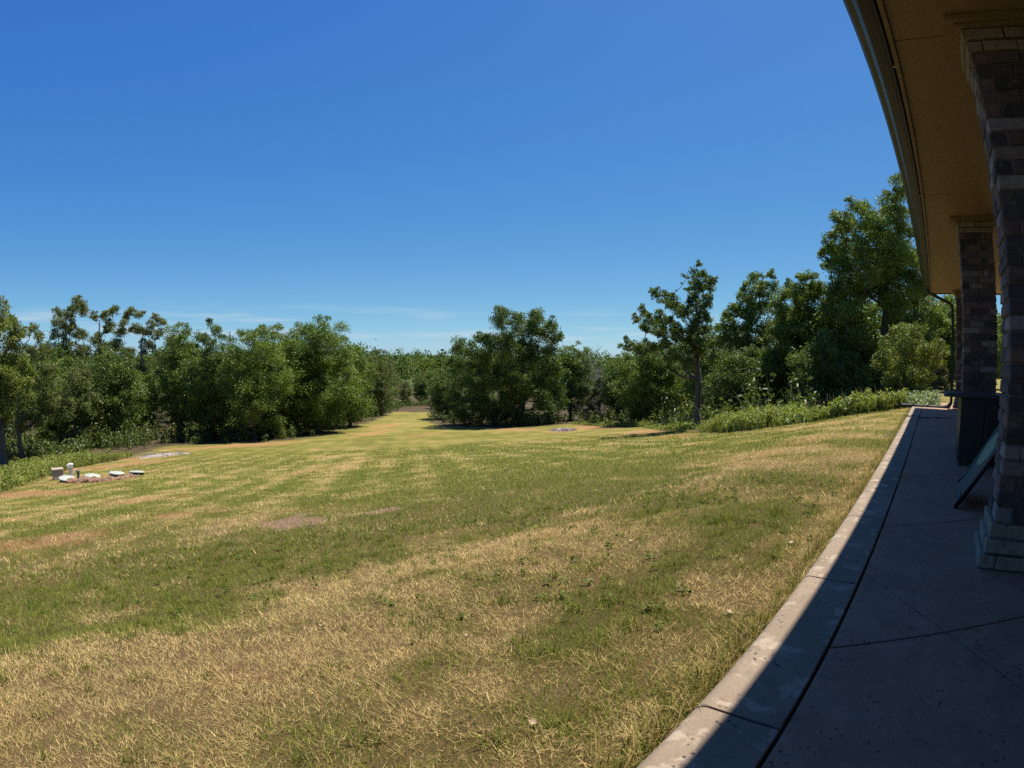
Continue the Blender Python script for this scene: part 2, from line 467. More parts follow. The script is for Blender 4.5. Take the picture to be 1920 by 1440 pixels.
def fields(X, Y):
    u = -0.5 - X
    r = np.hypot(X, Y)
    n1 = fbm(X, Y, 2.4, 11) - .5; n2 = fbm(X, Y, .55, 23) - .5; n3 = fbm(X, Y, 11.0, 31, 3) - .5
    dry = .45 - .16 * sstep(2.6, 5.2, r) + .05 * sstep(8, 14, r) - .05 * sstep(25, 45, r)
    dry = dry + .25 * sstep(3.0, .5, u) * sstep(2, 6, Y)
    dry = dry + n1 * .75 + n2 * 1.5 + n3 * .5
    s = X * .59 + Y * .81
    dry = dry + .22 * np.sin(s * 5.2 + 2.2 * n3 + .8 * np.sin(s * 1.7)) * sstep(2.5, 5, r) * sstep(60, 25, r)
    s2 = -X * .81 + Y * .59
    wx = X + n2 * .5 + n1 * .8; wy = Y + (fbm(X, Y, .6, 57) - .5) * .5 + (fbm(X, Y, 2.0, 77) - .5) * .8
    ux, uy = wx - X, wy - Y
    clay = np.zeros_like(X); mul = np.zeros_like(X)
    for px, py, a, b, th, dd, cl in PATCH:
        wf = min(1., .9 * b); wx = X + ux * wf; wy = Y + uy * wf
        c_, s_ = math.cos(th), math.sin(th)
        lx = (wx - px) * c_ + (wy - py) * s_; ly = -(wx - px) * s_ + (wy - py) * c_
        q = (lx / a) ** 2 + (ly / b) ** 2
        w = np.exp(-q * .9)
        dry = dry + dd * w
        if cl: clay = np.maximum(clay, cl * sstep(1.6, .4, q + n2 * 1.6))
    for px, py, a, b, th in MULCH:
        wx = X + ux * .22; wy = Y + uy * .22
        c_, s_ = math.cos(th), math.sin(th)
        lx = (wx - px) * c_ + (wy - py) * s_; ly = -(wx - px) * s_ + (wy - py) * c_
        mul = np.maximum(mul, sstep(1.7, .5, (lx / a) ** 2 + (ly / b) ** 2 + n2 * 2.2))
    clay = np.clip(clay + .4 * sstep(.24, .36, n1 * .6 + (fbm(X, Y, 1.3, 91) - .5) * .9) * sstep(2, 6, r), 0, 1)
    dry = .5 + (dry - .5) * 1.15
    return np.clip(dry, 0, 1), clay, mul

# ------------------------------------------------------------------ ground sheet
def graded(fine, lo, hi, grow=1.22):
    a = list(fine)
    st = a[1] - a[0]
    while a[0] > lo:
        st *= grow; a.insert(0, a[0] - st)
    st = a[-1] - a[-2]
    while a[-1] < hi:
        st *= grow; a.append(a[-1] + st)
    return np.array(a)
gx = np.concatenate([np.arange(-64, -14, .45), np.arange(-14, -.62, .16), [-.55, -.49, -.45, -.40, 0.5, 2, 4, 8]])
gy = np.concatenate([np.arange(-12, -3, .4), np.arange(-3, 11.9, .16), np.arange(12, 14.2, .3), [14.25, 14.33], np.arange(14.6, 58, .45)])
gx = graded(gx, -3200, 3200); gy = graded(gy, -1200, 3200)
GX, GY = np.meshgrid(gx, gy)
GZ = terrain(GX, GY)
R_ = np.hypot(GX, GY)
GZ = GZ + (fbm(GX, GY, 1.1, 5) - .5) * .05 * sstep(.6, 2.0, -.5 - GX) * sstep(120, 40, R_) + (fbm(GX, GY, 5.0, 6) - .5) * .14 * sstep(2, 8, -.5 - GX) * sstep(120, 60, R_)
under = (GX > -.47) & (GX < 4.6) & (GY < SLAB_END - .02) & (GY > -5)
GZ[under] = -.30
dry, clay, mul = fields(GX.ravel(), GY.ravel())
sd = poly_sd(GX.ravel(), GY.ravel(), LAWN)
sd = np.where((GX.ravel() > .3) & (GY.ravel() > 14.2), np.maximum(sd, np.minimum(3, (GX.ravel() - .3) * 1.2)), sd)
wood = sstep(.4, -1.0, sd + (fbm(GX.ravel(), GY.ravel(), 1.6, 41) - .5) * 2.4)
V = np.stack([GX.ravel(), GY.ravel(), GZ.ravel()], 1)
ny, nx = GX.shape
idx = np.arange(ny * nx).reshape(ny, nx)
F = np.stack([idx[:-1, :-1].ravel(), idx[:-1, 1:].ravel(), idx[1:, 1:].ravel(), idx[1:, :-1].ravel()], 1)

def ground_material():
    m, nt, p = new_mat('lawn_ground')
    L = nt.links.new
    def attr(n): return N(nt, 'ShaderNodeAttribute', attribute_name=n).outputs['Fac']
    geo = N(nt, 'ShaderNodeNewGeometry').outputs['Position']
    dryf = attr('dry')
    n1 = noise_node(nt, geo, 7.0, 6, 0.7); n2 = noise_node(nt, geo, 40.0, 5, 0.75)
    s = N(nt, 'ShaderNodeMath', operation='MULTIPLY_ADD'); s.inputs[1].default_value = 0.8
    L(n1.outputs[0], s.inputs[0]); L(dryf, s.inputs[2])
    s1 = N(nt, 'ShaderNodeMath', operation='MULTIPLY_ADD'); s1.inputs[1].default_value = 0.7
    L(n2.outputs[0], s1.inputs[0]); L(s.outputs[0], s1.inputs[2])
    s2 = N(nt, 'ShaderNodeMath', operation='ADD'); s2.inputs[1].default_value = -0.75
    L(s1.outputs[0], s2.inputs[0])
    g = ramp(nt, s2.outputs[0], [(0.0, (0.080, 0.122, 0.014)), (0.35, (0.172, 0.192, 0.032)), (0.62, (0.226, 0.214, 0.056)), (1.0, (0.36, 0.28, 0.118))])
    # blade-scale streaks of light and dark
    n3 = noise_node(nt, geo, 95.0, 4, 0.8)
    fr = ramp(nt, n3.outputs[0], [(0.33, (0.55, 0.55, 0.52)), (0.68, (1.35, 1.33, 1.28))])
    c = mixc(nt, 1.0, g.outputs[0], fr.outputs[0], 'MULTIPLY')
    c = mixc(nt, attr('soil'), c, (0.085, 0.060, 0.030))
    cl = N(nt, 'ShaderNodeMath', operation='MULTIPLY_ADD'); cl.inputs[1].default_value = 1.5; cl.inputs[2].default_value = -0.54
    cn2 = N(nt, 'ShaderNodeMath', operation='MULTIPLY_ADD'); cn2.inputs[1].default_value = 1.1
    L(n2.outputs[0], cn2.inputs[0]); L(attr('clay'), cn2.inputs[2]); L(cn2.outputs[0], cl.inputs[0])
    cl.use_clamp = True
    clr = ramp(nt, n1.outputs[0], [(0.35, (0.29, 0.118, 0.052)), (0.65, (0.33, 0.185, 0.10))])
    cf = N(nt, 'ShaderNodeMath', operation='MULTIPLY'); cf.inputs[1].default_value = .75
    L(cl.outputs[0], cf.inputs[0])
    c = mixc(nt, cf.outputs[0], c, clr.outputs[0])
    mr = ramp(nt, n2.outputs[0], [(0.35, (0.20, 0.105, 0.068)), (0.65, (0.40, 0.255, 0.185))])
    mk = N(nt, 'ShaderNodeMath', operation='MULTIPLY_ADD'); mk.inputs[1].default_value = 1.6
    L(n2.outputs[0], mk.inputs[0]); L(attr('mulch'), mk.inputs[2])
    mk2 = N(nt, 'ShaderNodeMath', operation='MULTIPLY_ADD'); mk2.inputs[1].default_value = 1.8; mk2.inputs[2].default_value = -1.9; mk2.use_clamp = True
    L(mk.outputs[0], mk2.inputs[0])
    c = mixc(nt, mk2.outputs[0], c, mr.outputs[0])
    wr = ramp(nt, n1.outputs[0], [(0.3, (0.045, 0.034, 0.020)), (0.55, (0.085, 0.062, 0.036)), (0.7, (0.06, 0.075, 0.022))])
    c = mixc(nt, attr('wood'), c, wr.outputs[0])
    c = mixc(nt, attr('forest'), c, (0.052, 0.080, 0.022))
    L(c, p.inputs['Base Color'])
    p.inputs['Roughness'].default_value = 0.95
    p.inputs['Specular IOR Level'].default_value = 0.15
    hsum = N(nt, 'ShaderNodeMath', operation='ADD')
    L(n2.outputs[0], hsum.inputs[0]); L(n3.outputs[0], hsum.inputs[1])
    bump(nt, p, hsum.outputs[0], 0.9, 0.03)
    return m
M_GROUND = ground_material()
me = mesh_np('ground', V, F, M_GROUND, smooth=True, attrs={'dry': dry, 'clay': clay, 'mulch': mul, 'wood': wood, 'soil': .72 * sstep(12, 3, R_.ravel()), 'forest': sstep(90, 170, R_.ravel()) * (GX.ravel() < 40)})
ground = tag(link('ground', me), kind='structure')

# ------------------------------------------------------------------ patio: edge strip, scored panels, joint bed
patio = tag(empty('patio_pavement', (0, 0, 0)), kind='structure')
XJ, XE = -.226, -.497
link('joint_bed', box_mesh('joint_bed', XE + .05, 3.55, -4.95, SLAB_END - .03, -.32, -.022, M_JOINT), patio)
prof = [(XJ - .006, -.12), (XJ - .006, -.004), (XJ - .010, 0.0)]
for k in range(7):
    a = math.pi / 2 + k * math.pi / 2 / 6 * .9
    prof.append((XE + .042 + .042 * math.cos(a), -.042 + .042 * math.sin(a)))
prof += [(XE - .004, -.08), (XE - .004, -.26), (XJ - .006, -.26)]
y = 1.287 - 1.163 * 5
while y < SLAB_END:
    y1 = min(y + 1.163, SLAB_END)
    bm = bmesh.new()
    add_prism(bm, prof, 1, y + .005, y1 - .005)
    bmesh.ops.bevel(bm, geom=[e for e in bm.edges if abs(e.verts[0].co.y - e.verts[1].co.y) < 1e-5 and min(e.verts[0].co.z, e.verts[1].co.z) > -.03],
                    offset=.004, segments=1, affect='EDGES')
    link('edge_segment', mesh_bm('edge_segment', bm, M_EDGE), patio)
    y = y1

def clip_poly(P, nx_, ny_, c):
    """keep the side where nx*x + ny*y >= c."""
    out = []
    for i in range(len(P)):
        a, b = P[i], P[(i + 1) % len(P)]
        da = nx_ * a[0] + ny_ * a[1] - c; db = nx_ * b[0] + ny_ * b[1] - c
        if da >= 0: out.append(a)
        if (da >= 0) != (db >= 0):
            t = da / (da - db); out.append((a[0] + t * (b[0] - a[0]), a[1] + t * (b[1] - a[1])))
    return out
# two families of score lines crossing at (.197, 2.099 + k * 1.637)
dA = Vector((.41, -.50)).normalized(); dB = Vector((.42, .29)).normalized()
nA = Vector((.50, .41)).normalized(); nB = Vector((-.29, .42)).normalized()
P0 = Vector((.197, 2.099)); PER = 1.637
sA = nA.y * PER; sB = nB.y * PER
GAP = .0042
for i in range(-7, 13):
    for j in range(-9, 10):
        cA = nA.dot(P0) + i * sA; cB = nB.dot(P0) + j * sB
        P = [(XJ + .006, -4.9), (3.5, -4.9), (3.5, SLAB_END), (XJ + .006, SLAB_END)]
        for (n_, c0, c1) in ((nA, cA, cA + sA), (nB, cB, cB + sB)):
            P = clip_poly(P, n_.x, n_.y, c0 + GAP)
            if len(P) > 2: P = clip_poly(P, -n_.x, -n_.y, -(c1 - GAP))
            if len(P) < 3: break
        if len(P) < 3: continue
        area = abs(sum(P[k][0] * P[(k + 1) % len(P)][1] - P[(k + 1) % len(P)][0] * P[k][1] for k in range(len(P)))) / 2
        if area < .004: continue
        bm = bmesh.new()
        lo = [bm.verts.new((p[0], p[1], -.05)) for p in P]; hi = [bm.verts.new((p[0], p[1], -.003)) for p in P]
        cx = sum(p[0] for p in P) / len(P); cy = sum(p[1] for p in P) / len(P)
        def ins(p, d=.003):
            v = Vector((cx - p[0], cy - p[1])); v.normalize(); return (p[0] + v.x * d, p[1] + v.y * d, 0.0)
        top = [bm.verts.new(ins(p)) for p in P]
        n = len(P)
        bm.faces.new(top)
        for k in range(n):
            k2 = (k + 1) % n
            bm.faces.new((lo[k], lo[k2], hi[k2], hi[k])); bm.faces.new((hi[k], hi[k2], top[k2], top[k]))
        link('concrete_panel', mesh_bm('concrete_panel', bm, M_CONC), patio)
pad = tag(link('side_path', box_mesh('side_path', .25, 3.2, SLAB_END + .02, 17.0, -.3, -.03, M_CONC, .006)), kind='structure')

# ------------------------------------------------------------------ house: roof, soffit, gutter, wall
SOF = 2.757
REND = 14.95
house = tag(empty('house', (2.8, 4, 0)), 'brick house with tan porch soffit and dark gutter above the patio', 'house')
house_inv = Matrix.Translation((-2.8, -4, 0))
def hpart(name, me):
    me.transform(house_inv); return link(name, me, house)
ys = [-6.0, -3.35, -.15, 3.05, 6.25, 9.5, 12.7, REND - .09]
for a, b in zip(ys, ys[1:]):
    hpart('soffit_board', box_mesh('soffit_board', -.012, 3.3, a + .005, b - .005, SOF, SOF + .012, M_SOFFIT))
hpart('soffit_backing', box_mesh('soffit_backing', -.03, 3.3, -6, REND - .1, SOF + .016, SOF + .05, M_TRIM))
hpart('soffit_trim', box_mesh('soffit_trim', -.046, -.016, -6, REND - .03, SOF - .022, SOF + .014, M_TRIM, .003))
hpart('end_trim', box_mesh('end_trim', -.012, 3.3, REND - .085, REND - .03, SOF - .020, SOF + .010, M_TRIM, .003))
hpart('fascia_board', box_mesh('fascia_board', -.082, -.062, -6, REND, SOF - .012, SOF + .16, M_GUTTER))
hpart('end_fascia', box_mesh('end_fascia', -.06, 4.6, REND - .026, REND, SOF - .028, SOF + .20, M_TRIM))
bm = bmesh.new()   # K-style gutter: flat bottom, flaring front, rolled lip
outer = [(-.086, 2.772), (-.150, 2.772), (-.158, 2.778), (-.166, 2.792), (-.178, 2.808), (-.198, 2.818), (-.216, 2.826), (-.222, 2.838), (-.2305, 2.845), (-.2305, 2.880), (-.220, 2.886)]
inner = [(x + .004, z + .004) for x, z in outer[::-1]]
add_prism(bm, outer + inner[:-1] + [(-.086, 2.776)], 1, -6, REND + .01)
hpart('gutter', mesh_bm('gutter', bm, M_GUTTER))
for yy in (0.2, 3.35, 6.3, 9.4, 12.5):
    bm = bmesh.new(); add_box(bm, -.060, -.048, yy - .008, yy + .008, SOF - .008, SOF + .004)
    hpart('vent_clip', mesh_bm('vent_clip', bm, M_WHITE))
bm = bmesh.new()   # roof deck rising from the eave to the ridge
add_prism(bm, [(-.19, 2.895), (5.0, 5.35), (10.2, 2.895), (10.2, 2.86), (5.0, 5.27), (-.06, 2.87), (-.19, 2.87)], 1, -6.1, REND + .05)
hpart('roof', mesh_bm('roof', bm, M_SHINGLE))
bm = bmesh.new(); add_box(bm, 2.5, 2.7, -6, 13.6, 0, SOF + .1); add_box(bm, 2.7, 10, 13.4, 13.6, 0, SOF + .1); add_box(bm, -.02, 2.5, -4.9, -4.7, 0, SOF - .001)  # last box: unseen porch end wall, added to cut fill light on the slab
hpart('wall', mesh_bm('wall', bm, M_WALL))
for yy in (1.0, 5.4, 9.6):
    w = hpart('window', box_mesh('window', 2.44, 2.498, yy, yy + 1.3, .7, 2.2, M_FRAME))
    for k in (0, 1):
        me = box_mesh('pane', 2.425, 2.438, yy + .08 + k * .59, yy + .63 + k * .59, .8, 2.1, M_GLASSDARK); me.transform(house_inv)
        link('pane', me, w)

# ------------------------------------------------------------------ brick pillars
BRICK_CACHE = {}
def brick_mesh(dx, dy, dz, mat, var):
    key = (round(dx, 4), round(dy, 4), round(dz, 4), mat.name, var)
    if key not in BRICK_CACHE:
        r = random.Random(hash(key[:3]) ^ var * 7919)
        bm = bmesh.new(); add_box(bm, -dx / 2, dx / 2, -dy / 2, dy / 2, -dz / 2, dz / 2)
        j = .005 if mat is M_BRICK else .001
        bmesh.ops.bevel(bm, geom=bm.edges[:], offset=.006 if mat is M_BRICK else .004, segments=1, affect='EDGES')
        for v in bm.verts:
            v.co += Vector((r.uniform(-j, j), r.uniform(-j, j), r.uniform(-j * .6, j * .6)))
        BRICK_CACHE[key] = mesh_bm('brick', bm, mat)
    return BRICK_CACHE[key]

def make_pillar(zlow=0.0):
    """shaft corner nearest the camera at local (0, 0); width .45 in x, depth .38 in y."""
    root = empty('brick_pillar')
    W, D, T, J = .45, .38, .092, .010
    rr = random.Random(5)
    def course(z0, hgt, o, odd, mat, name):
        x0, x1, y0, y1 = -o, W + o, -o, D + o
        w, d = x1 - x0, y1 - y0
        def put(cx, cy, dx, dy):
            b = link(name, brick_mesh(dx - J, dy - J if dy > T + .001 else dy, hgt - J, mat, rr.randrange(3)) if dx > dy else
                     brick_mesh(dx, dy - J, hgt - J, mat, rr.randrange(3)), root,
                     (cx + rr.uniform(-.002, .002), cy + rr.uniform(-.002, .002), z0 + hgt / 2))
        if odd:
            for yy in (y0 + T / 2, y1 - T / 2):
                put(x0 + w / 4, yy, w / 2, T); put(x0 + 3 * w / 4, yy, w / 2, T)
            for xx in (x0 + T / 2, x1 - T / 2): put(xx, y0 + d / 2, T, d - 2 * T)
        else:
            for xx in (x0 + T / 2, x1 - T / 2):
                put(xx, y0 + d / 4, T, d / 2); put(xx, y0 + 3 * d / 4, T, d / 2)
            iw = w - 2 * T
            for yy in (y0 + T / 2, y1 - T / 2):
                put(x0 + T + iw * .36, yy, iw * .72, T); put(x0 + T + iw * .86, yy, iw * .28, T)
    hb = .0745
    for k, o in enumerate((.052, .035, .018)):
        course(k * hb, hb, o, k % 2, M_CREAM, 'base_brick')
    n = 31; z = 3 * hb; hs = (2.572 - z) / n
    for k in range(n): course(z + k * hs, hs, 0, k % 2, M_BRICK, 'brick')
    course(2.572, .066, .012, 0, M_CREAM, 'cap_brick'); course(2.638, .066, .030, 1, M_CREAM, 'cap_brick')
    link('mortar_core', box_mesh('mortar_core', .011, W - .011, .011, D - .011, 0, 2.70, M_MORTAR), root)
    link('base_mortar', box_mesh('base_mortar', -.010, W + .010, -.010, D + .010, .001, 3 * hb - .006, M_MORTAR), root)
    link('cap_board', box_mesh('cap_board', -.060, W + .060, -.060, D + .060, 2.704, 2.722, M_TRIM, .003), root)
    link('crown_moulding', box_mesh('crown_moulding', -.108, W + .108, -.108, D + .108, 2.723, SOF - .001, M_TRIM, .005), root)
    return root
p1 = make_pillar()
p1.location = (.407, 2.93, 0)
tag(p1, 'nearest brown brick pillar at the right edge with stepped cream base', 'pillar', 'brick porch pillars')
p2 = copy_tree(p1, location=(.407, 7.32, 0)); p2['label'] = 'middle brick porch pillar standing right behind the black cabinet'
p3 = copy_tree(p1, location=(.63, 14.42, 0)); p3['label'] = 'farthest brick porch pillar, next to the black downspout'

# ------------------------------------------------------------------ things on the patio
cab = tag(empty('patio_cabinet', (.33, 6.0, 0)), 'black metal cabinet with overhanging black top on the shaded patio', 'cabinet')
link('body', box_mesh('body', 0, .52, 0, .62, .045, .655, M_BLACK, .006), cab)
for k in (0, 1):
    d_ = link('door', box_mesh('door', .015 + k * .248, .257 + k * .248, -.014, -.001, .07, .63, M_BLACK, .004), cab)
    bm = bmesh.new(); add_tube(bm, [(.232 + k * .056, -.03, .30), (.232 + k * .056, -.03, .48)], .006, 8)
    link('handle', mesh_bm('handle', bm, M_BLACKTOP), d_)
bm = bmesh.new()
add_prism(bm, [(-.195, .672), (-.165, .668), (.56, .668), (.56, .706), (-.12, .706), (-.165, .697)], 1, -.04, .66)
bmesh.ops.bevel(bm, geom=bm.edges[:], offset=.004, segments=1, affect='EDGES')
link('top', mesh_bm('top', bm, M_BLACKTOP), cab)
link('neck', box_mesh('neck', .03, .49, .03, .59, .6551, .668, M_BLACK), cab)
for fx in (.035, .485):
    for fy in (.035, .585):
        bm = bmesh.new(); add_lathe(bm, [(0, 0), (.026, 0), (.026, .008), (.013, .014), (.013, .046), (0, .046)], 12, (fx, fy))
        link('foot', mesh_bm('foot', bm, M_BLACK), cab)

pan = tag(empty('framed_panel', (.26, 4.06, 0)), 'black framed pale panel with green oval leaning behind the nearest pillar', 'panel')
ang = math.atan2(.5, .327); ca, sa = math.cos(ang), math.sin(ang)
LEN, WID, RAD = .86, .66, .06
def pl(s, t, off=0.0):      # s up the panel, t along y
    return (s * ca - off * sa, t, s * sa + off * ca + .014)
pts = []
for cs, ct, a0 in ((RAD, RAD, math.pi), (RAD, WID - RAD, math.pi / 2), (LEN - RAD, WID - RAD, 0), (LEN - RAD, RAD, -math.pi / 2)):
    for k in range(5):
        a = a0 - k * math.pi / 8
        pts.append((cs + RAD * math.cos(a), ct + RAD * math.sin(a)))
bm = bmesh.new(); add_tube(bm, [pl(s, t) for s, t in pts + pts[:1]], .018, 8)
link('frame', mesh_bm('frame', bm, M_BLACK, True), pan)
bm = bmesh.new()
f0 = [bm.verts.new(pl(s * .985 + .006, .006 + t * .982, .004)) for s, t in pts]; f1 = [bm.verts.new(pl(s * .985 + .006, .006 + t * .982, -.006)) for s, t in pts]
bm.faces.new(f0); bm.faces.new(f1[::-1])
for k in range(len(f0)): bm.faces.new((f0[k], f1[k], f1[(k + 1) % len(f0)], f0[(k + 1) % len(f0)]))
link('board', mesh_bm('board', bm, M_BOARD), pan)
bm = bmesh.new()
ov = [(.44 + .15 * math.cos(a), .38 + .20 * math.sin(a)) for a in [2 * math.pi * k / 28 for k in range(28)]]
g0 = [bm.verts.new(pl(s, t, .0085)) for s, t in ov]; g1 = [bm.verts.new(pl(s, t, .0045)) for s, t in ov]
bm.faces.new(g0)
for k in range(28): bm.faces.new((g0[k], g1[k], g1[(k + 1) % 28], g0[(k + 1) % 28]))
link('oval_target', mesh_bm('oval_target', bm, M_OVAL), pan)
for t in (.03, WID - .03):
    bm = bmesh.new(); top_ = pl(.60, t)
    add_tube(bm, [top_, (.52, t, .012)], .011, 8)
    link('rear_leg', mesh_bm('rear_leg', bm, M_BLACK), pan)
bm = bmesh.new(); add_tube(bm, [(.50, .03, .055), (.50, WID - .03, .055)], .008, 6); link('crossbar', mesh_bm('crossbar', bm, M_BLACK), pan)

ds = tag(empty('downspout', (.52, 14.36, 0)), 'dark metal downspout beside the farthest brick pillar', 'downspout')
link('pipe', box_mesh('pipe', -.035, .035, -.025, .025, .10, 2.38, M_GUTTER, .006), ds)
bm = bmesh.new(); add_tube(bm, [(0, 0, 2.34), (-.02, 0, 2.42), (-.10, 0, 2.46), (-.52, 0, 2.66), (-.62, 0, 2.70), (-.64, 0, 2.78)], .038, 8)
link('offset_elbow', mesh_bm('offset_elbow', bm, M_GUTTER, True), ds)
for zz in (.7, 1.9): link('strap', box_mesh('strap', -.042, .112, -.029, .029, zz, zz + .03, M_GUTTER), ds)
bm = bmesh.new()
path = [(.50, 14.30, .12), (.46, 14.32, .045), (.36, 14.38, .01), (.15, 14.5, -.005), (-.2, 14.62, -.01), (-.6, 14.75, -.015), (-1.0, 14.85, -.03)]
dense = []
for a, b in zip(path, path[1:]):
    for k in range(12): dense.append(tuple(a[i] + (b[i] - a[i]) * k / 12 for i in range(3)))
add_tube(bm, dense, [.052 if k % 2 else .045 for k in range(len(dense))], 10)
tag(link('drain_hose', mesh_bm('drain_hose', bm, M_PLASTIC, True)), 'black corrugated drain hose lying past the far end of the patio', 'hose')

tw = tag(empty('twig_litter', (-.1, 11.2, 0)), 'scatter of dark dry twigs across the far end of the patio', 'twigs')
r = random.Random(12)
for k in range(16):
    bm = bmesh.new()
    x0 = -.36 + k * .047 + r.uniform(-.03, .03); y0 = r.uniform(-.18, .28); a = r.uniform(-.6, .6) + (math.pi if r.random() < .5 else 0); l = r.uniform(.06, .2)
    q = [(x0 + l * s * math.cos(a + .5 * s), y0 + l * s * math.sin(a + .5 * s), .008 + .03 * math.sin(s * 3) * r.random()) for s in (0, .35, .7, 1)]
    add_tube(bm, q, [.008, .007, .005, .003], 5)
    link('twig', mesh_bm('twig', bm, M_BARK), tw)

# ------------------------------------------------------------------ trees
def rand_unit(g, n):
    v = g.normal(size=(n, 3)); return v / np.linalg.norm(v, axis=1, keepdims=True)

def leaf_cards(g, cen, out, length, width, col, flat=0.5, fold=0.25, tri=False):
    """kite-shaped leaves, each two triangles; out = outward direction of the clump at the leaf."""
    n = len(cen)
    nrm = rand_unit(g, n) + out * .30 + np.array([0, 0, flat])
    nrm /= np.linalg.norm(nrm, axis=1, keepdims=True)
    t = rand_unit(g, n) + out * .25 + np.array([0, 0, -.15])
    t -= nrm * (t * nrm).sum(1, keepdims=True); t /= np.linalg.norm(t, axis=1, keepdims=True) + 1e-9
    b = np.cross(nrm, t)
    L = (length * g.uniform(.65, 1.25, n))[:, None]; W = (width * g.uniform(.7, 1.25, n))[:, None]
    a = cen - t * L * .5
    if tri:
        v = np.stack([a, a + t * L * .7 + b * W * .55, a + t * L - b * W * .45], 1).reshape(-1, 3)
        return v, np.arange(n * 3).reshape(n, 3), np.repeat(col, 3, axis=0)
    v = np.stack([a, a + t * L * .55 + b * W * .5 + nrm * W * fold, a + t * L, a + t * L * .55 - b * W * .5 + nrm * W * fold], 1).reshape(-1, 3)
    f = np.arange(n * 4).reshape(n, 4)
    return v, f, np.repeat(col, 4, axis=0)

def tubes(segs, sides=5):
    """segs: (p0, p1, r0, r1) arrays -> tapered tubes."""
    P0 = np.array([s[0] for s in segs]); P1 = np.array([s[1] for s in segs])
    r0 = np.array([s[2] for s in segs]); r1 = np.array([s[3] for s in segs])
    t = P1 - P0; t /= np.linalg.norm(t, axis=1, keepdims=True) + 1e-9
    ref = np.where(np.abs(t[:, 2:3]) > .9, np.array([[1., 0, 0]]), np.array([[0, 0, 1.]]))
    b = np.cross(t, ref); b /= np.linalg.norm(b, axis=1, keepdims=True); n = np.cross(b, t)
    an = np.arange(sides) * 2 * np.pi / sides
    ring = b[:, None] * np.cos(an)[None, :, None] + n[:, None] * np.sin(an)[None, :, None]
    A = P0[:, None] + ring * r0[:, None, None]; B = P1[:, None] + ring * r1[:, None, None]
    V = np.concatenate([A, B], 1).reshape(-1, 3)
    m = len(segs); base = (np.arange(m) * 2 * sides)[:, None]
    k = np.arange(sides)[None]; k2 = (k + 1) % sides
    F = np.stack([base + k, base + k2, base + sides + k2, base + sides + k], 2).reshape(-1, 4)
    return V, F

def skeleton(g, lobes, trunk_r, top, lean=0.0, forks=1):
    """trunk plus limbs: every leaf clump hangs on the nearest lower node; thickness follows the load."""
    nodes = [(0, 0, 0)]; par = [-1]
    nt_ = 7; dx = g.normal(0, .05); dy = g.normal(0, .05)
    for k in range(1, nt_):
        f = k / (nt_ - 1)
        nodes.append((lean * f * f + dx * k + g.normal(0, .05), dy * k + g.normal(0, .05), top * f)); par.append(k - 1)
    trunk_n = len(nodes)
    order = sorted(range(len(lobes)), key=lambda i: math.hypot(lobes[i][0] - lean * .5, lobes[i][1]) + .3 * lobes[i][2])
    for i in order:
        L = np.array(lobes[i][:3]); best = None
        for j, q in enumerate(nodes):
            if j < 2: continue
            d = L - np.array(q); dist = np.linalg.norm(d)
            pen = max(0, .35 * math.hypot(d[0], d[1]) - d[2]) * 1.6
            c = dist + pen + (0 if j < trunk_n else .25)
            if best is None or c < best[0]: best = (c, j)
        j = best[1]; q = np.array(nodes[j])
        mid = (q + L) / 2 + g.normal(0, .07, 3) * np.linalg.norm(L - q) + np.array([0, 0, -.06]) * np.linalg.norm(L - q)
        nodes.append(tuple(mid)); par.append(j); nodes.append(tuple(L)); par.append(len(nodes) - 2)
        for s in range(1):
            tip = L + rand_unit(g, 1)[0] * lobes[i][3] * np.array([.8, .8, .6]) + np.array([0, 0, .15]) * lobes[i][3]
            nodes.append(tuple(tip)); par.append(len(nodes) - 2 - s)
    n = len(nodes); load = np.zeros(n); ch = np.zeros(n, int)
    for k in range(n):
        if par[k] >= 0: ch[par[k]] += 1
    for k in range(n - 1, -1, -1):
        if ch[k] == 0: load[k] += 1
        if par[k] >= 0: load[par[k]] += load[k]
    rad = .008 + trunk_r * (load / load[0]) ** .72
    segs = []
    for k in range(1, n):
        p = par[k]
        r0 = rad[p] if (k < trunk_n) else min(rad[p] * .85, rad[k] * 1.35)
        segs.append((np.array(nodes[p]), np.array(nodes[k]), r0 * (1.35 if p == 0 else 1), rad[k]))
    return segs

GREEN = {'oak': ((.086, .142, .022), (.168, .222, .038)), 'dark': ((.060, .104, .018), (.118, .165, .032)), 'yellow': ((.100, .138, .020), (.185, .210, .040)),
         'olive': ((.092, .118, .030), (.165, .178, .050)), 'cedar': ((.046, .060, .020), (.085, .094, .030)), 'purple': ((.080, .050, .048), (.12, .07, .065))}

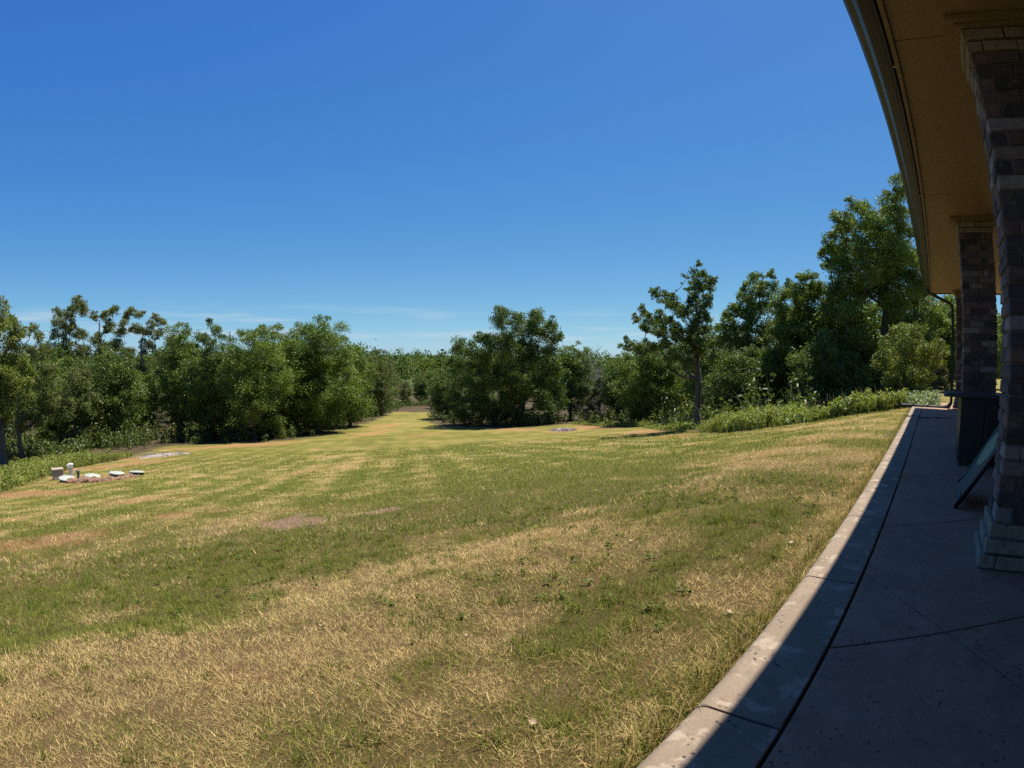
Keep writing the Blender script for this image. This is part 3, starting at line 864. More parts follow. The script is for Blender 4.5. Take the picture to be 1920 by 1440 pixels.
def crown_mesh(g, lobes, leaf, dens, tone):
    a, b = np.array(GREEN[tone][0]), np.array(GREEN[tone][1]); leaf = leaf * .73
    Cs, Os, Ks = [], [], []
    YM = max(l[1] for l in lobes)
    for (x, y, z, r) in lobes:
        k = max(5, int(9 * (r / .6) ** .6)); sub = rand_unit(g, k)
        sub[:, 2] = np.where(sub[:, 2] < -.45, -sub[:, 2], sub[:, 2])
        sr = r * g.uniform(.26, .66, k)
        n = int(dens * (15.5 if y < .3 * YM else 8.5) * r * r / (leaf * leaf))
        w = sr ** 2; pick = g.choice(k, n, p=w / w.sum())
        d = rand_unit(g, n)
        rad = sr[pick] * 1.3 * g.random(n) ** .42 * np.where(g.random(n) < .08, 1.35, 1.0)
        c = sub[pick] * (r * .68) * np.array([1, 1, .80]) + d * rad[:, None] * np.array([1, 1, .75])
        o = d * .6 + c / (np.linalg.norm(c, axis=1, keepdims=True) + 1e-6) * .6
        tone_k = np.clip(.5 + .35 * g.normal() + g.normal(0, .25, n) + .15 * g.normal(size=k)[pick], 0, 1)
        Cs.append(c + np.array([x, y, z])); Os.append(o); Ks.append(tone_k)
    Cc = np.concatenate(Cs); Oo = np.concatenate(Os); K = np.concatenate(Ks)[:, None]
    col = a * (1 - K) + b * K
    col = col * g.uniform(.82, 1.2, (len(col), 1))
    return leaf_cards(g, Cc, Oo, leaf, leaf * .78, col, tri=True)

def parse_lobes(s, g, depth):
    out = []
    L = [tuple(map(float, q.split(','))) for q in s.split()]
    xs = [l[0] for l in L]; xm = (min(xs) + max(xs)) / 2; hw = (max(xs) - min(xs)) / 2 + .5
    for x, z, r in L:
        r *= 1.42
        q = max(.15, 1 - ((x - xm) / hw) ** 2) ** .5
        D = hw * depth * q
        m = 1 + int(D > 1.0 * r) + int(D > 2.4 * r)
        for k in range(m):
            yy = (g.uniform(-1, 1) if m == 1 else (-1 + 2 * (k + .5) / m + g.uniform(-.3, .3))) * D
            cx_, cz_ = x + (g.normal(0, .25) * r if k else 0), z - (abs(g.normal(0, .5)) * r if k else 0)
            out.append((cx_, yy, cz_ - .1 * r, r * .72))
            for q_ in range(3):
                v = rand_unit(g, 1)[0]; rr = r * g.uniform(.30, .52)
                out.append((cx_ + v[0] * r * .62, yy + v[1] * r * .7, cz_ + v[2] * r * .55, rr))
    return out

def envelope_lobes(g, H, hw, low=.16, n=46, rs=.24, power=1.0):
    """clumps over a rounded crown of height H and half-width hw."""
    out = []
    zc = H * (low + 1) / 2; hz = H * (1 - low) / 2
    for k in range(n):
        zz = 1 - 2 * (k + .5) / n; a = k * 2.39996 + g.normal(0, .25)
        rr = math.sqrt(max(0, 1 - abs(zz) ** (1.6 if zz < 0 else 2.2))) * g.uniform(.66, 1.05)
        r = hw * rs * g.uniform(.55, 1.45) * (1 - .25 * max(0, zz))
        out.append((hw * rr * math.cos(a) * .92, hw * rr * math.sin(a) * .92, zc + hz * zz * .93 + g.normal(0, .045) * H, r))
    for k in range(n // 6):
        a = g.uniform(0, 6.28); q = g.uniform(0, .55)
        out.append((hw * q * math.cos(a), hw * q * math.sin(a), zc + hz * g.uniform(-.5, .6), hw * rs * 1.7))
    return out

def make_tree(name, x, y, rz, lobes, trunk_r, top, leaf, dens, tone, seed, label, cat='tree', group=None, lean=0.0, bark=None, sink=.12):
    g = np.random.default_rng(seed)
    root = empty(name, (x, y, tz(x, y) - sink), rz)
    tag(root, label, cat, group)
    segs = skeleton(g, lobes, trunk_r, top, lean)
    rm = float(np.median([l[3] for l in lobes])); extra = []
    for a_, b_, r0_, r1_ in segs:          # leafy twigs along the thinner limbs
        if r0_ < .4 * trunk_r and np.linalg.norm(b_ - a_) > 1.1 * rm and b_[2] > .25 * top and g.random() < .6:
            q_ = a_ + (b_ - a_) * g.uniform(.3, .8); extra.append((q_[0], q_[1], q_[2] + .1 * rm, rm * g.uniform(.3, .55)))
    lobes = list(lobes) + extra
    V_, F_ = tubes(segs, 4)
    link('trunk', mesh_np('trunk', V_, F_, bark or M_BARK, smooth=True), root)
    V_, F_, K_ = crown_mesh(g, lobes, leaf, dens, tone)
    link('crown', mesh_np('crown', V_, F_, M_LEAF, K_), root)
    return root

CENTRE = (-37.13, 40.74, 0.7391, '-1.83,10.98,0.69 -2.46,10.33,0.69 1.45,10.91,0.69 1.25,10.01,0.85 -0.50,10.20,0.95 2.84,10.13,0.58 3.76,8.71,0.58 2.53,8.96,0.95 0.20,8.93,1.16 -4.19,8.62,0.64 -3.13,8.63,0.69 -1.70,8.59,0.95 -5.94,7.65,0.85 -4.71,7.29,0.95 -3.11,7.30,0.95 -1.00,7.54,1.16 1.12,7.35,1.16 2.87,7.75,0.85 -6.68,6.21,0.79 -5.23,5.91,1.11 -3.26,5.71,1.16 -1.35,5.95,1.16 0.77,5.76,1.16 2.89,6.32,1.06 3.64,5.48,0.79 -6.28,4.31,1.01 -4.52,4.11,1.16 -2.39,4.13,1.16 -0.27,4.16,1.16 1.69,4.40,1.16 3.45,4.05,0.90 -6.65,2.50,0.90 -4.82,2.36,1.11 -3.06,2.21,1.11 -1.30,2.23,1.06 2.09,2.44,1.06 3.69,2.30,0.79 -5.89,1.12,0.64')
SLIM = (-11.11, 24.96, 0.4189, '-0.05,7.80,0.18 -0.27,7.46,0.24 0.21,7.52,0.26 0.60,7.20,0.24 -0.64,7.19,0.16 -0.07,7.04,0.29 0.41,6.86,0.24 -0.28,6.46,0.31 0.19,6.21,0.29 -0.07,5.82,0.34 0.29,5.36,0.24 -0.18,5.17,0.39 -2.18,6.55,0.21 -1.70,6.45,0.26 -1.23,6.19,0.31 -0.84,5.81,0.34 -2.66,5.73,0.24 -3.13,5.46,0.18 -2.47,5.42,0.29 -1.89,5.43,0.29 -1.41,5.15,0.29 -2.65,4.95,0.26 -1.89,4.86,0.31 -1.04,4.77,0.39 -0.46,4.59,0.39 -3.50,4.36,0.18 -3.71,4.07,0.18 -3.02,4.08,0.31 -2.35,4.09,0.31 -1.70,4.21,0.34 -0.93,4.04,0.39 -0.07,4.24,0.34 0.20,3.86,0.24 -1.29,3.54,0.34 -0.53,3.38,0.29')
OAK = (-2.35, 26.90, 0.0872, '0.99,9.59,0.39 1.17,9.09,0.49 0.40,8.86,0.44 -1.15,8.39,0.39 -0.61,8.50,0.44 -1.85,7.89,0.44 -2.42,7.25,0.39 -2.70,6.49,0.34 -2.06,6.74,0.54 -1.22,7.49,0.62 -0.28,7.73,0.62 0.66,7.96,0.62 1.41,7.44,0.73 -0.75,6.60,0.70 0.17,6.72,0.70 1.06,6.21,0.73 2.25,6.44,0.73 -1.71,5.73,0.70 -0.81,5.48,0.70 0.23,5.48,0.70 1.26,4.99,0.70 2.17,5.00,0.62 -1.49,4.74,0.70 -2.27,4.86,0.54 0.58,4.02,0.62 1.61,3.56,0.54 2.40,3.81,0.44 2.79,3.58,0.34 2.26,2.86,0.39 -1.51,3.75,0.65 -2.55,3.74,0.54 2.91,2.40,0.23 -1.25,2.78,0.54 -1.90,2.28,0.54 -0.47,2.32,0.52 -1.36,1.32,0.52 -2.26,1.05,0.52')
LOWOAK = (-0.72, 18.49, 0.0390, '0.92,1.83,0.23 0.56,1.66,0.30 -0.15,2.05,0.37 0.21,2.22,0.30 -0.59,1.87,0.30 -0.86,1.54,0.27 -1.12,1.37,0.20 -0.32,1.55,0.37 0.30,1.49,0.37 0.84,1.34,0.23 -0.49,1.14,0.34 0.04,0.99,0.34 0.58,0.93,0.27 -0.12,0.63,0.21 0.33,0.55,0.21 -0.57,0.81,0.23 0.69,0.45,0.12')
ROUNDOAK = (-6.77, 28.20, 0.2356, '-0.07,6.96,0.36 0.50,7.09,0.36 -0.64,6.55,0.36 -1.21,6.00,0.42 -0.22,6.28,0.58 0.76,6.42,0.53 1.31,6.02,0.47 -0.93,5.19,0.53 0.04,5.47,0.64 1.02,5.22,0.64 -1.22,4.38,0.53 -0.38,4.40,0.58 0.60,4.28,0.58 -0.65,3.59,0.47 -1.48,3.30,0.47 0.47,3.35,0.53 -1.75,2.49,0.42 -2.16,2.07,0.36 -1.19,2.50,0.42 -0.08,2.54,0.47 1.02,3.89,0.53 1.58,3.12,0.47 1.19,2.31,0.42')
SHADEOAK = (-10.91, 32.20, 0.3266, '0.23,8.61,0.36 1.06,8.77,0.36 -0.27,7.80,0.42 0.54,7.81,0.55 1.21,8.13,0.42 -0.94,6.83,0.42 0.04,6.84,0.62 1.03,7.17,0.49 -1.43,6.34,0.36 -0.45,5.88,0.62 0.53,5.89,0.62 -1.27,5.07,0.55 -0.28,4.77,0.62 0.69,4.95,0.55 -1.42,3.95,0.49 -0.43,3.65,0.55 0.38,3.99,0.49 -1.76,5.70,0.36 -0.74,2.85,0.49 -1.88,2.82,0.42 0.08,2.72,0.42 1.04,3.85,0.49')
LEFTEDGE = (-31.81, -3.52, 1.6810, '0.17,8.06,0.46 0.81,7.52,0.40 -0.41,7.26,0.86 0.68,6.45,0.61 1.29,6.98,0.34 0.07,5.39,0.86 1.24,5.64,0.55 0.36,4.32,0.80 1.44,4.56,0.55 0.62,3.24,0.61 1.56,3.61,0.43 -0.55,3.29,0.74 -1.34,7.52,0.77 -1.46,5.95,0.77 -1.49,4.38,0.77 1.76,5.09,0.37')
LEFTLEAN = (-37.89, -2.85, 1.6460, '1.00,8.09,0.33 1.48,7.67,0.33 1.31,6.54,0.55 1.85,5.56,0.62 0.94,5.26,0.62 1.64,4.28,0.62 0.87,3.33,0.55 2.27,4.58,0.40 1.38,2.66,0.44 0.09,2.56,0.44 0.58,6.87,0.44 2.04,6.86,0.40 2.35,3.60,0.40')
AIRY = (-58.04, 4.35, 1.4959, '-2.60,12.57,0.67 -3.19,12.11,0.45 -4.82,12.00,0.39 -1.97,12.27,0.50 -3.89,11.40,0.50 1.29,12.04,0.50 0.30,11.67,0.45 -0.76,11.46,0.39 2.91,12.05,0.45 3.93,11.69,0.45 2.54,11.42,0.39 -4.38,10.90,0.67 -4.75,9.80,0.67 -3.15,11.00,0.45 -3.52,10.24,0.56 0.72,10.54,0.56 2.18,10.55,0.56 3.58,10.39,0.56 -2.11,9.79,0.61 -0.48,9.22,0.73 1.59,9.06,0.73 -3.94,8.74,0.73 -2.26,8.32,0.84 -0.02,7.94,0.84 2.38,8.07,0.84 -5.34,8.01,0.67 -3.38,6.48,0.84 -1.15,6.18,0.84 1.09,5.88,0.84 3.05,6.36,0.78 -4.54,5.00,0.73 -2.31,4.19,0.73 -0.08,3.86,0.67 2.17,4.06,0.67')
AIRYB = (-56.94, 8.74, 1.4184, '1.10,11.31,0.44 0.50,10.69,0.55 1.72,10.95,0.39 -0.09,9.91,0.55 1.30,9.65,0.66 2.70,8.87,0.77 0.21,8.63,0.72 1.60,7.58,0.83 3.26,7.05,0.77 -0.06,6.31,0.77 1.87,5.77,0.77 3.53,5.22,0.66 0.45,3.99,0.72 2.38,3.68,0.66')

def traced(data, name, trunk_r, topf, leaf, dens, tone, seed, label, depth=.8, group=None, lean=0.0, bark=None, extra=()):
    x, y, rz, s = data
    g = np.random.default_rng(seed + 1000)
    lobes = parse_lobes(s, g, depth) + list(extra)
    H = max(l[2] for l in lobes)
    return make_tree(name, x, y, rz, lobes, trunk_r, H * topf, leaf, dens, tone, seed, label, 'tree', group, lean, bark)

GL = 'trees of the left grove'; GR = 'trees on the right of the lawn'
traced(OAK, 'oak_tree', .30, .62, 0.126, 1.3, 'oak', 1, 'tallest spreading oak on the right, its crown reaching behind the gutter', .8, GR)
traced(LOWOAK, 'oak_tree', .13, .75, .085, .8, 'yellow', 2, 'small low oak with bright leaves and dark trunk by the patio end', .9, GR)
traced(ROUNDOAK, 'oak_tree', .20, .6, 0.13, 1.25, 'oak', 3, 'rounded oak left of the tallest oak, behind the weedy bank', .8, GR)
traced(SHADEOAK, 'oak_tree', .20, .6, 0.143, 1.25, 'oak', 4, 'leafy oak between the slim tree and the rounded oak', .8, GR)
traced(SLIM, 'slim_oak_tree', .15, .9, 0.118, 1.2, 'dark', 5, 'slim upright oak with bare dark trunk at the lawn edge', 1.0, GR)
traced(CENTRE, 'oak_tree', .36, .75, 0.21, 1.0, 'dark', 6, 'large dark oak standing alone right of the grassy path', .75, 'trees across the lawn')
traced(LEFTEDGE, 'oak_tree', .20, .8, 0.143, 1.0, 'yellow', 7, 'oak cut by the left edge of the picture, above the weeds', .8, GL)
traced(LEFTLEAN, 'slim_oak_tree', .13, .85, 0.151, .9, 'olive', 8, 'thin young oak just right of the leftmost oak', .7, GL, lean=.8)
traced(AIRY, 'airy_oak_tree', .24, .85, 0.202, 1.05, 'olive', 9, 'open airy oak with bare limbs showing against the sky', .6, GL, bark=M_PALEBARK)
traced(AIRYB, 'airy_oak_tree', .17, .8, 0.202, 1.05, 'olive', 10, 'thin-crowned oak just right of the open airy oak', .7, GL, bark=M_PALEBARK)

def grown(name, x, y, H, hw, trunk_r, leaf, dens, tone, seed, label, group=None, low=.16, n=92, rs=.235, bark=None):
    g = np.random.default_rng(seed)
    return make_tree(name, x, y, g.uniform(0, 6), envelope_lobes(g, H, hw, low, n, rs), trunk_r, H * .7, leaf, dens, tone, seed, label, 'tree', group, bark=bark)
grown('oak_tree', -49.9, 28.6, 8.6, 3.0, .22, 0.207, 1.0, 'oak', 21, 'rounded oak at the right end of the left grove beside the path', GL, .03)
grown('oak_tree', -45.4, 22.7, 9.9, 3.7, .26, 0.197, 1.05, 'oak', 22, 'broadest and tallest domed oak of the left grove', GL, .04, 110)
grown('oak_tree', -45.2, 18.6, 9.5, 3.3, .24, 0.197, 1.05, 'oak', 23, 'domed oak left of the broadest oak in the left grove', GL, .05)
grown('oak_tree', -42.6, 15.4, 8.9, 3.0, .22, 0.186, 1.0, 'oak', 24, 'low-limbed oak shading the bare clay at the middle of the left grove', GL, .06)
grown('oak_tree', -46.2, 12.9, 9.2, 2.6, .2, 0.197, 1.0, 'dark', 25, 'dark oak behind the pale ash patch, right of the airy oaks', GL, .06)
grown('oak_tree', -51.0, 11.2, 9.7, 2.6, .2, 0.207, .95, 'oak', 26, 'oak between the airy oaks and the domed oaks', GL, .07)
grown('oak_tree', -56.2, -.6, 9.2, 2.8, .2, 0.218, .9, 'dark', 27, 'dark oak behind the thin young oak at far left', GL, .07)
grown('slender_tree', -61.9, 40.4, 8.6, 2.2, .13, 0.218, .75, 'olive', 28, 'greyish slender tree at the left of the path mouth', 'trees across the lawn', .06)
grown('oak_tree', -36.3, 47.8, 8.0, 2.5, .18, 0.207, .95, 'oak', 29, 'medium oak just right of and behind the large dark oak', 'trees across the lawn', .12)
grown('oak_tree', -21.8, 38.8, 6.4, 2.9, .18, 0.186, 1.05, 'oak', 30, 'bushy oak behind the left side of the slim oak', GR, .06)
grown('oak_tree', -15.6, 36.6, 7.2, 2.1, .16, 0.175, 1.0, 'oak', 31, 'bushy oak behind the right side of the slim oak', GR, .08)
grown('oak_tree', -27.2, 43.6, 6.3, 2.1, .16, 0.186, 1.0, 'dark', 32, 'small oak between the cedar and the slim oak', GR, .08)
grown('oak_tree', -50.7, 42.4, 6.0, 2.2, .15, 0.207, .95, 'dark', 33, 'small dark oak left of the large dark oak, at the path side', 'trees across the lawn', .06)
grown('oak_tree', -9.8, 27.6, 3.8, 1.9, .12, 0.131, 1.1, 'dark', 34, 'low shrubby oak behind the weedy bank, right of the slim oak', GR, .03, 34, .3)
grown('oak_tree', -4.6, 24.0, 3.2, 1.7, .12, 0.12, 1.1, 'dark', 35, 'low shrubby oak in the shade under the tallest oak', GR, .03, 34, .3)

def cedar(x, y, H, hw, seed, label, tone='cedar', leaf=.14):
    g = np.random.default_rng(seed); lob = []
    for k in range(60):
        f = (k + .5) / 60; a = k * 2.4 + g.normal(0, .3)
        w = hw * (1 - f) ** .75 * g.uniform(.6, 1)
        lob.append((w * math.cos(a), w * math.sin(a), .15 + H * f * .93, hw * .26 * (1 - .5 * f)))
    return make_tree('cedar_tree', x, y, 0, lob, .12, H * .9, leaf, 1.2, tone, seed, label, 'tree')
cedar(-31.2, 46.0, 4.6, 2.2, 41, 'dark conical cedar right of the large dark oak')
cedar(.15, 25.0, 2.0, .8, 42, 'small fuzzy cedar behind the silvery plants past the patio', leaf=.07)
cedar(-43.9, -4.5, 4.2, 1.6, 43, 'drooping dark cedar under the oaks at far left')

def dead_tree(x, y, H, seed, label):
    g = np.random.default_rng(seed); segs = []
    def grow(p, d, L, r, lev):
        n = 3; q = p
        for k in range(n):
            d = d + g.normal(0, .16, 3) + np.array([0, 0, .03]); d /= np.linalg.norm(d)
            e_ = q + d * L / n
            segs.append((q, e_, r * (1 - .22 * k), r * (1 - .22 * (k + 1)))); q = e_
            if lev < 4:
                for _ in range(2 if lev else 3):
                    b = d * .55 + g.normal(0, .55, 3) + np.array([0, 0, .12]); b /= np.linalg.norm(b)
                    grow(q, b, L * g.uniform(.5, .72), r * .55, lev + 1)
    grow(np.zeros(3), np.array([0, 0, 1.]), H * .42, .10, 0)
    V_, F_ = tubes(segs, 3)
    V_[:, 2] *= H / V_[:, 2].max()
    root = tag(empty('dead_tree', (x, y, tz(x, y) - .05)), label, 'tree', 'bare grey trees')
    link('trunk', mesh_np('trunk', V_, F_, M_DEAD), root)
    return root
dead_tree(-34.0, 50.0, 8.4, 51, 'bare grey tree with fine twigs behind the cedar')
dead_tree(-37.5, 55.5, 6.5, 52, 'shorter bare grey tree left of the taller bare one')
dead_tree(-53.5, 45.0, 4.6, 53, 'bare grey brushy tree left of the large dark oak')

# wood behind the front rows: copies of four grown trees
protos = []
for k, (tone, H, hw, low) in enumerate((('oak', 9.4, 3.3, .04), ('dark', 8.6, 3.0, .05), ('oak', 8.0, 2.8, .03), ('olive', 9.0, 2.7, .08))):
    g = np.random.default_rng(60 + k)
    protos.append(make_tree('wood_tree', 0, 0, 0, envelope_lobes(g, H, hw, low, 84, .225), .2, H * .7, .26, .95, tone, 60 + k, 'x', 'tree', 'x'))
spots_left = [(-49.5, -1), (-52.5, 2.2), (-55.5, 6), (-45.5, 1.2), (-58, 14.5), (-54, 17.5), (-51.5, 21.5), (-53, 26), (-57, 31), (-62, 5), (-61, 0), (-50, -4.5), (-64, 10.5), (-60, 20), (-59, 25.5), (-66, 35), (-44, -7.5), (-66, -6), (-70, 2), (-69, 15), (-68, 28), (-63, 33.5), (-38, -8.5), (-56, -9), (-73, 22), (-47.5, 4.6), (-52, 7.2)]
spots_mid = [(-75.5, 54), (-74.5, 48.5), (-70.5, 58.5), (-65.5, 53.5), (-78, 52), (-69, 45), (-76, 58), (-72, 63), (-66, 60), (-60, 56), (-82, 55), (-54, 52), (-48, 50), (-78, 47), (-90, 60), (-84, 68), (-72, 41), (-75, 72)]
spots_right = [(-8.2, 30.2), (-5.2, 28.2), (-13.2, 36), (.8, 29.5), (-18.2, 41.5), (-9.8, 34.4), (-1.6, 34), (-44, 54), (-31, 54), (-25, 50), (-20, 46), (-15, 43), (-10, 38), (-6, 35), (-12, 32.5), (-3.5, 31.5), (-7.5, 42), (.5, 36), (-27, 58), (-18, 52), (-38, 60)]
gq = np.random.default_rng(333)
for _ in range(34):
    a_ = math.radians(gq.uniform(-61, -36)); d_ = gq.uniform(98, 150)
    spots_mid.append((round(d_ * math.sin(a_), 1), round(d_ * math.cos(a_), 1)))
used = [False] * 4
wi = 0
for spots, lab, grp in ((spots_left, 'oak in the shady wood behind the front row of the left grove', 'wood behind the left grove'),
                        (spots_mid, 'oak in the wood beyond the mouth of the grassy path', 'wood beyond the path'),
                        (spots_right, 'oak in the wood behind the right-hand trees', 'wood behind the right-hand trees')):
    for (x, y) in spots:
        k = wi % 4
        o = protos[k] if not used[k] else copy_tree(protos[k])
        used[k] = True; wi += 1
        s = random.uniform(.74, .98) * (.74 if spots is spots_right else ((.62 if x > -84 else .75) if spots is spots_mid else .92))
        if y > 48 and x < -58: s *= .95
        o.location = (x, y, tz(x, y) - .15); o.rotation_euler = (0, 0, random.uniform(0, 6.28)); o.scale = (s * 1.05, s * 1.05, s)
        tag(o, lab, 'tree', grp)

g = np.random.default_rng(71)
make_tree('ornamental_bush', 1.35, 44, 0, envelope_lobes(g, 1.6, 1.1, .05, 26, .3), .08, .9, .14, 1.1, 'purple', 71, 'round purplish bush far beyond the patio end', 'bush')
for k, (x, y, H, hw) in enumerate(((4.5, 66, 6, 3.4), (9, 74, 7, 4), (-1.5, 70, 5, 3), (15, 70, 7, 4), (3.2, 33, 4.6, 1.5))):
    g = np.random.default_rng(80 + k)
    grown('oak_tree', x, y, H, hw, .2, .22 if y > 40 else .14, 1.0, 'oak', 80 + k,
          ['distant oak seen left of the farthest pillar', 'distant oak seen between the two nearer pillars', 'distant low oak beyond the silvery plants',
           'distant oak behind the nearest pillar', 'oak seen through the gap between the nearer pillars'][k], 'trees past the house', .06)

M_FARLEAF = leaf_material('far_leaf', .25, .9, .02)
# far woodland: a mass of crowns on the low hills, one object
def far_wood():
    g = np.random.default_rng(91); Cs, Os, K = [], [], []
    n = 1500
    az = g.uniform(math.radians(-118), math.radians(22), n); d = 150 + 570 * g.random(n) ** 1.2
    X = d * np.sin(az); Y = d * np.cos(az)
    ok = ~((X > -6) & (Y < 110)); X, Y, d = X[ok], Y[ok], d[ok]
    Z = terrain(X, Y)
    for x, y, z, dd in zip(X, Y, Z, d):
        H = g.uniform(5.0, 12.5); hw = H * g.uniform(.36, .52); m = int(170 if dd < 230 else (90 if dd < 330 else 50))
        v = rand_unit(g, m); v[:, 2] = np.abs(v[:, 2]) * 1.15 - .15
        bl = 1 + .22 * np.sin(v[:, 0] * 5 + x) * np.sin(v[:, 1] * 5 + y) + g.normal(0, .10, m)
        c = v * np.array([hw, hw, H * .62]) * bl[:, None] + np.array([x, y, z + H * .38])
        Cs.append(c); Os.append(v); K.append(np.clip(g.uniform(-.1, 1.1) + g.normal(0, .18, m), 0, 1))
    Cc = np.concatenate(Cs); Oo = np.concatenate(Os); k = np.concatenate(K)[:, None]
    col = np.array([.040, .072, .018]) * (1 - k) + np.array([.125, .160, .040]) * k
    dist = np.hypot(Cc[:, 0], Cc[:, 1])
    size = np.clip(.75 + (dist - 150) / 260, .75, 1.6)
    v, f, kk = leaf_cards(g, Cc, Oo, size, size * .85, col, flat=.7)
    return mesh_np('far_woodland', v, f, M_FARLEAF, kk)
tag(link('far_woodland', far_wood()), 'distant green woodland covering the low hills on the horizon', 'woodland', kind='stuff')

# ------------------------------------------------------------------ grass, weeds, undergrowth
def blades(g, base, h, w, col, lean, curl=.5, simple=False):
    """bent grass blades: three triangles' worth of quad + tip."""
    n = len(base)
    a = g.uniform(0, 2 * np.pi, n); d = np.stack([np.cos(a), np.sin(a), np.zeros(n)], 1)
    b = np.stack([-np.sin(a), np.cos(a), np.zeros(n)], 1)
    up = np.array([0, 0, 1.])
    ln = lean[:, None]; hh = h[:, None]; ww = w[:, None]
    mid = base + d * hh * ln * .55 + up * hh * .6 * np.sqrt(np.maximum(.05, 1 - ln ** 2))
    tip = base + d * hh * (ln * 1.0 + curl * .35) + up * hh * np.sqrt(np.maximum(.02, 1 - ln ** 2)) * (1 - curl * .25)
    v = np.stack([base - b * ww * .5, base + b * ww * .5, mid + b * ww * .42, mid - b * ww * .42, tip], 1).reshape(-1, 3)
    if simple:
        v = np.stack([base - b * ww * .5, base + b * ww * .5, tip], 1).reshape(-1, 3)
        return v, np.arange(3 * n).reshape(n, 3), np.repeat(col, 3, axis=0)
    k = np.arange(n)[:, None] * 5
    f = np.concatenate([k + np.array([0, 1, 2]), k + np.array([0, 2, 3]), k + np.array([3, 2, 4])], 0)
    return v, f, np.repeat(col, 5, axis=0)

def ground_z(X, Y):
    R = np.hypot(X, Y)
    return terrain(X, Y) + (fbm(X, Y, 1.1, 5) - .5) * .05 * sstep(.6, 2.0, -.5 - X) * sstep(120, 40, R) + (fbm(X, Y, 5.0, 6) - .5) * .14 * sstep(2, 8, -.5 - X) * sstep(120, 60, R)

def lawn_zone(g, r0, r1, density, hs, ws):
    area = math.radians(118) * (r1 * r1 - r0 * r0) / 2
    n = int(area * density)
    r = np.sqrt(g.uniform(r0 * r0, r1 * r1, n)); az = g.uniform(math.radians(-112), math.radians(6), n)
    X = r * np.sin(az); Y = r * np.cos(az)
    ok = X < -.50
    X, Y, r = X[ok], Y[ok], r[ok]
    if r1 > 13:
        ok = poly_sd(X, Y, LAWN) > -.3; X, Y, r = X[ok], Y[ok], r[ok]
    dry, clay, mul = fields(X, Y)
    tuft = fbm(X, Y, .09, 131, 2); tuft2 = fbm(X, Y, .28, 137, 2)
    keep = g.random(len(X)) < np.clip((.35 + 1.1 * tuft) * (1 - .88 * sstep(.35, .8, clay)) * (1 - .55 * mul), 0, 1)
    X, Y, r, dry, tuft, tuft2 = X[keep], Y[keep], r[keep], dry[keep], tuft[keep], tuft2[keep]
    n = len(X)
    isdry = g.random(n) < np.clip(dry * 1.1 - .04 + (tuft2 - .5) * 1.5 + (tuft - .5) * .5, .04, .96)
    k = g.random((n, 1))
    gcol = np.array([.044, .072, .008]) * (1 - k) + np.array([.250, .285, .042]) * k
    dcol = np.array([.150, .095, .031]) * (1 - k) + np.array([.74, .57, .26]) * k
    col = np.where(isdry[:, None], dcol, gcol) * g.uniform(.75, 1.2, (n, 1))
    edge = sstep(.35, .0, -.5 - X)
    h = hs * np.exp(g.normal(-.1, .38, n)) * (.65 + .7 * tuft) * np.where(isdry, .85, 1.0) * (1 + .25 * edge)
    lean = np.clip(np.where(isdry, g.normal(.78, .18, n), g.normal(.52, .22, n)), .05, .97)
    base = np.stack([X, Y, ground_z(X, Y) - .004], 1)
    return blades(g, base, h, ws * g.uniform(.5, 1.4, n), col, lean, .5, True)

g = np.random.default_rng(101)
parts = [lawn_zone(g, .7, 2.2, 34000, .027, .0022), lawn_zone(g, 2.2, 4.5, 15500, .030, .0031), lawn_zone(g, 4.5, 8.5, 2900, .040, .0062),
         lawn_zone(g, 8.5, 15, 1000, .046, .010), lawn_zone(g, 15, 30, 220, .055, .020)]
def tufts(g, n, r0, r1, per, hs, colA, colB, spread, want):
    """separate clumps of longer grass or flat straw, placed where the lawn is green or dry."""
    r = np.sqrt(g.uniform(r0 * r0, r1 * r1, n)); az = g.uniform(math.radians(-110), math.radians(4), n)
    X = r * np.sin(az); Y = r * np.cos(az)
    dry, clay, mul = fields(X, Y)
    ok = (X < -.56) & ((dry < .45) if want == 'green' else ((dry > .4) if want == 'dry' else (dry > -1)))
    X, Y = X[ok], Y[ok]; n = len(X); sz = g.uniform(.5, 1.4, n)
    rep = np.repeat(np.arange(n), per); m = len(rep)
    bx_ = X[rep] + g.normal(0, spread, m) * sz[rep]; by_ = Y[rep] + g.normal(0, spread, m) * sz[rep]
    k = np.clip(g.random((m, 1)) * .7 + g.random(n)[rep][:, None] * .3, 0, 1)
    col = np.array(colA) * (1 - k) + np.array(colB) * k
    lean = np.clip(g.normal(.9, .06, m) if want == 'dry' else g.normal(.5, .22, m), .05, .985)
    base = np.stack([bx_, by_, ground_z(bx_, by_) + (.010 if want == 'dry' else -.004)], 1)
    keep = bx_ < -.50
    return blades(g, base[keep], (hs * sz[rep] * g.uniform(.5, 1.3, m))[keep], np.full(m, .0020 if want == 'dry' else .0030)[keep], col[keep], lean[keep])

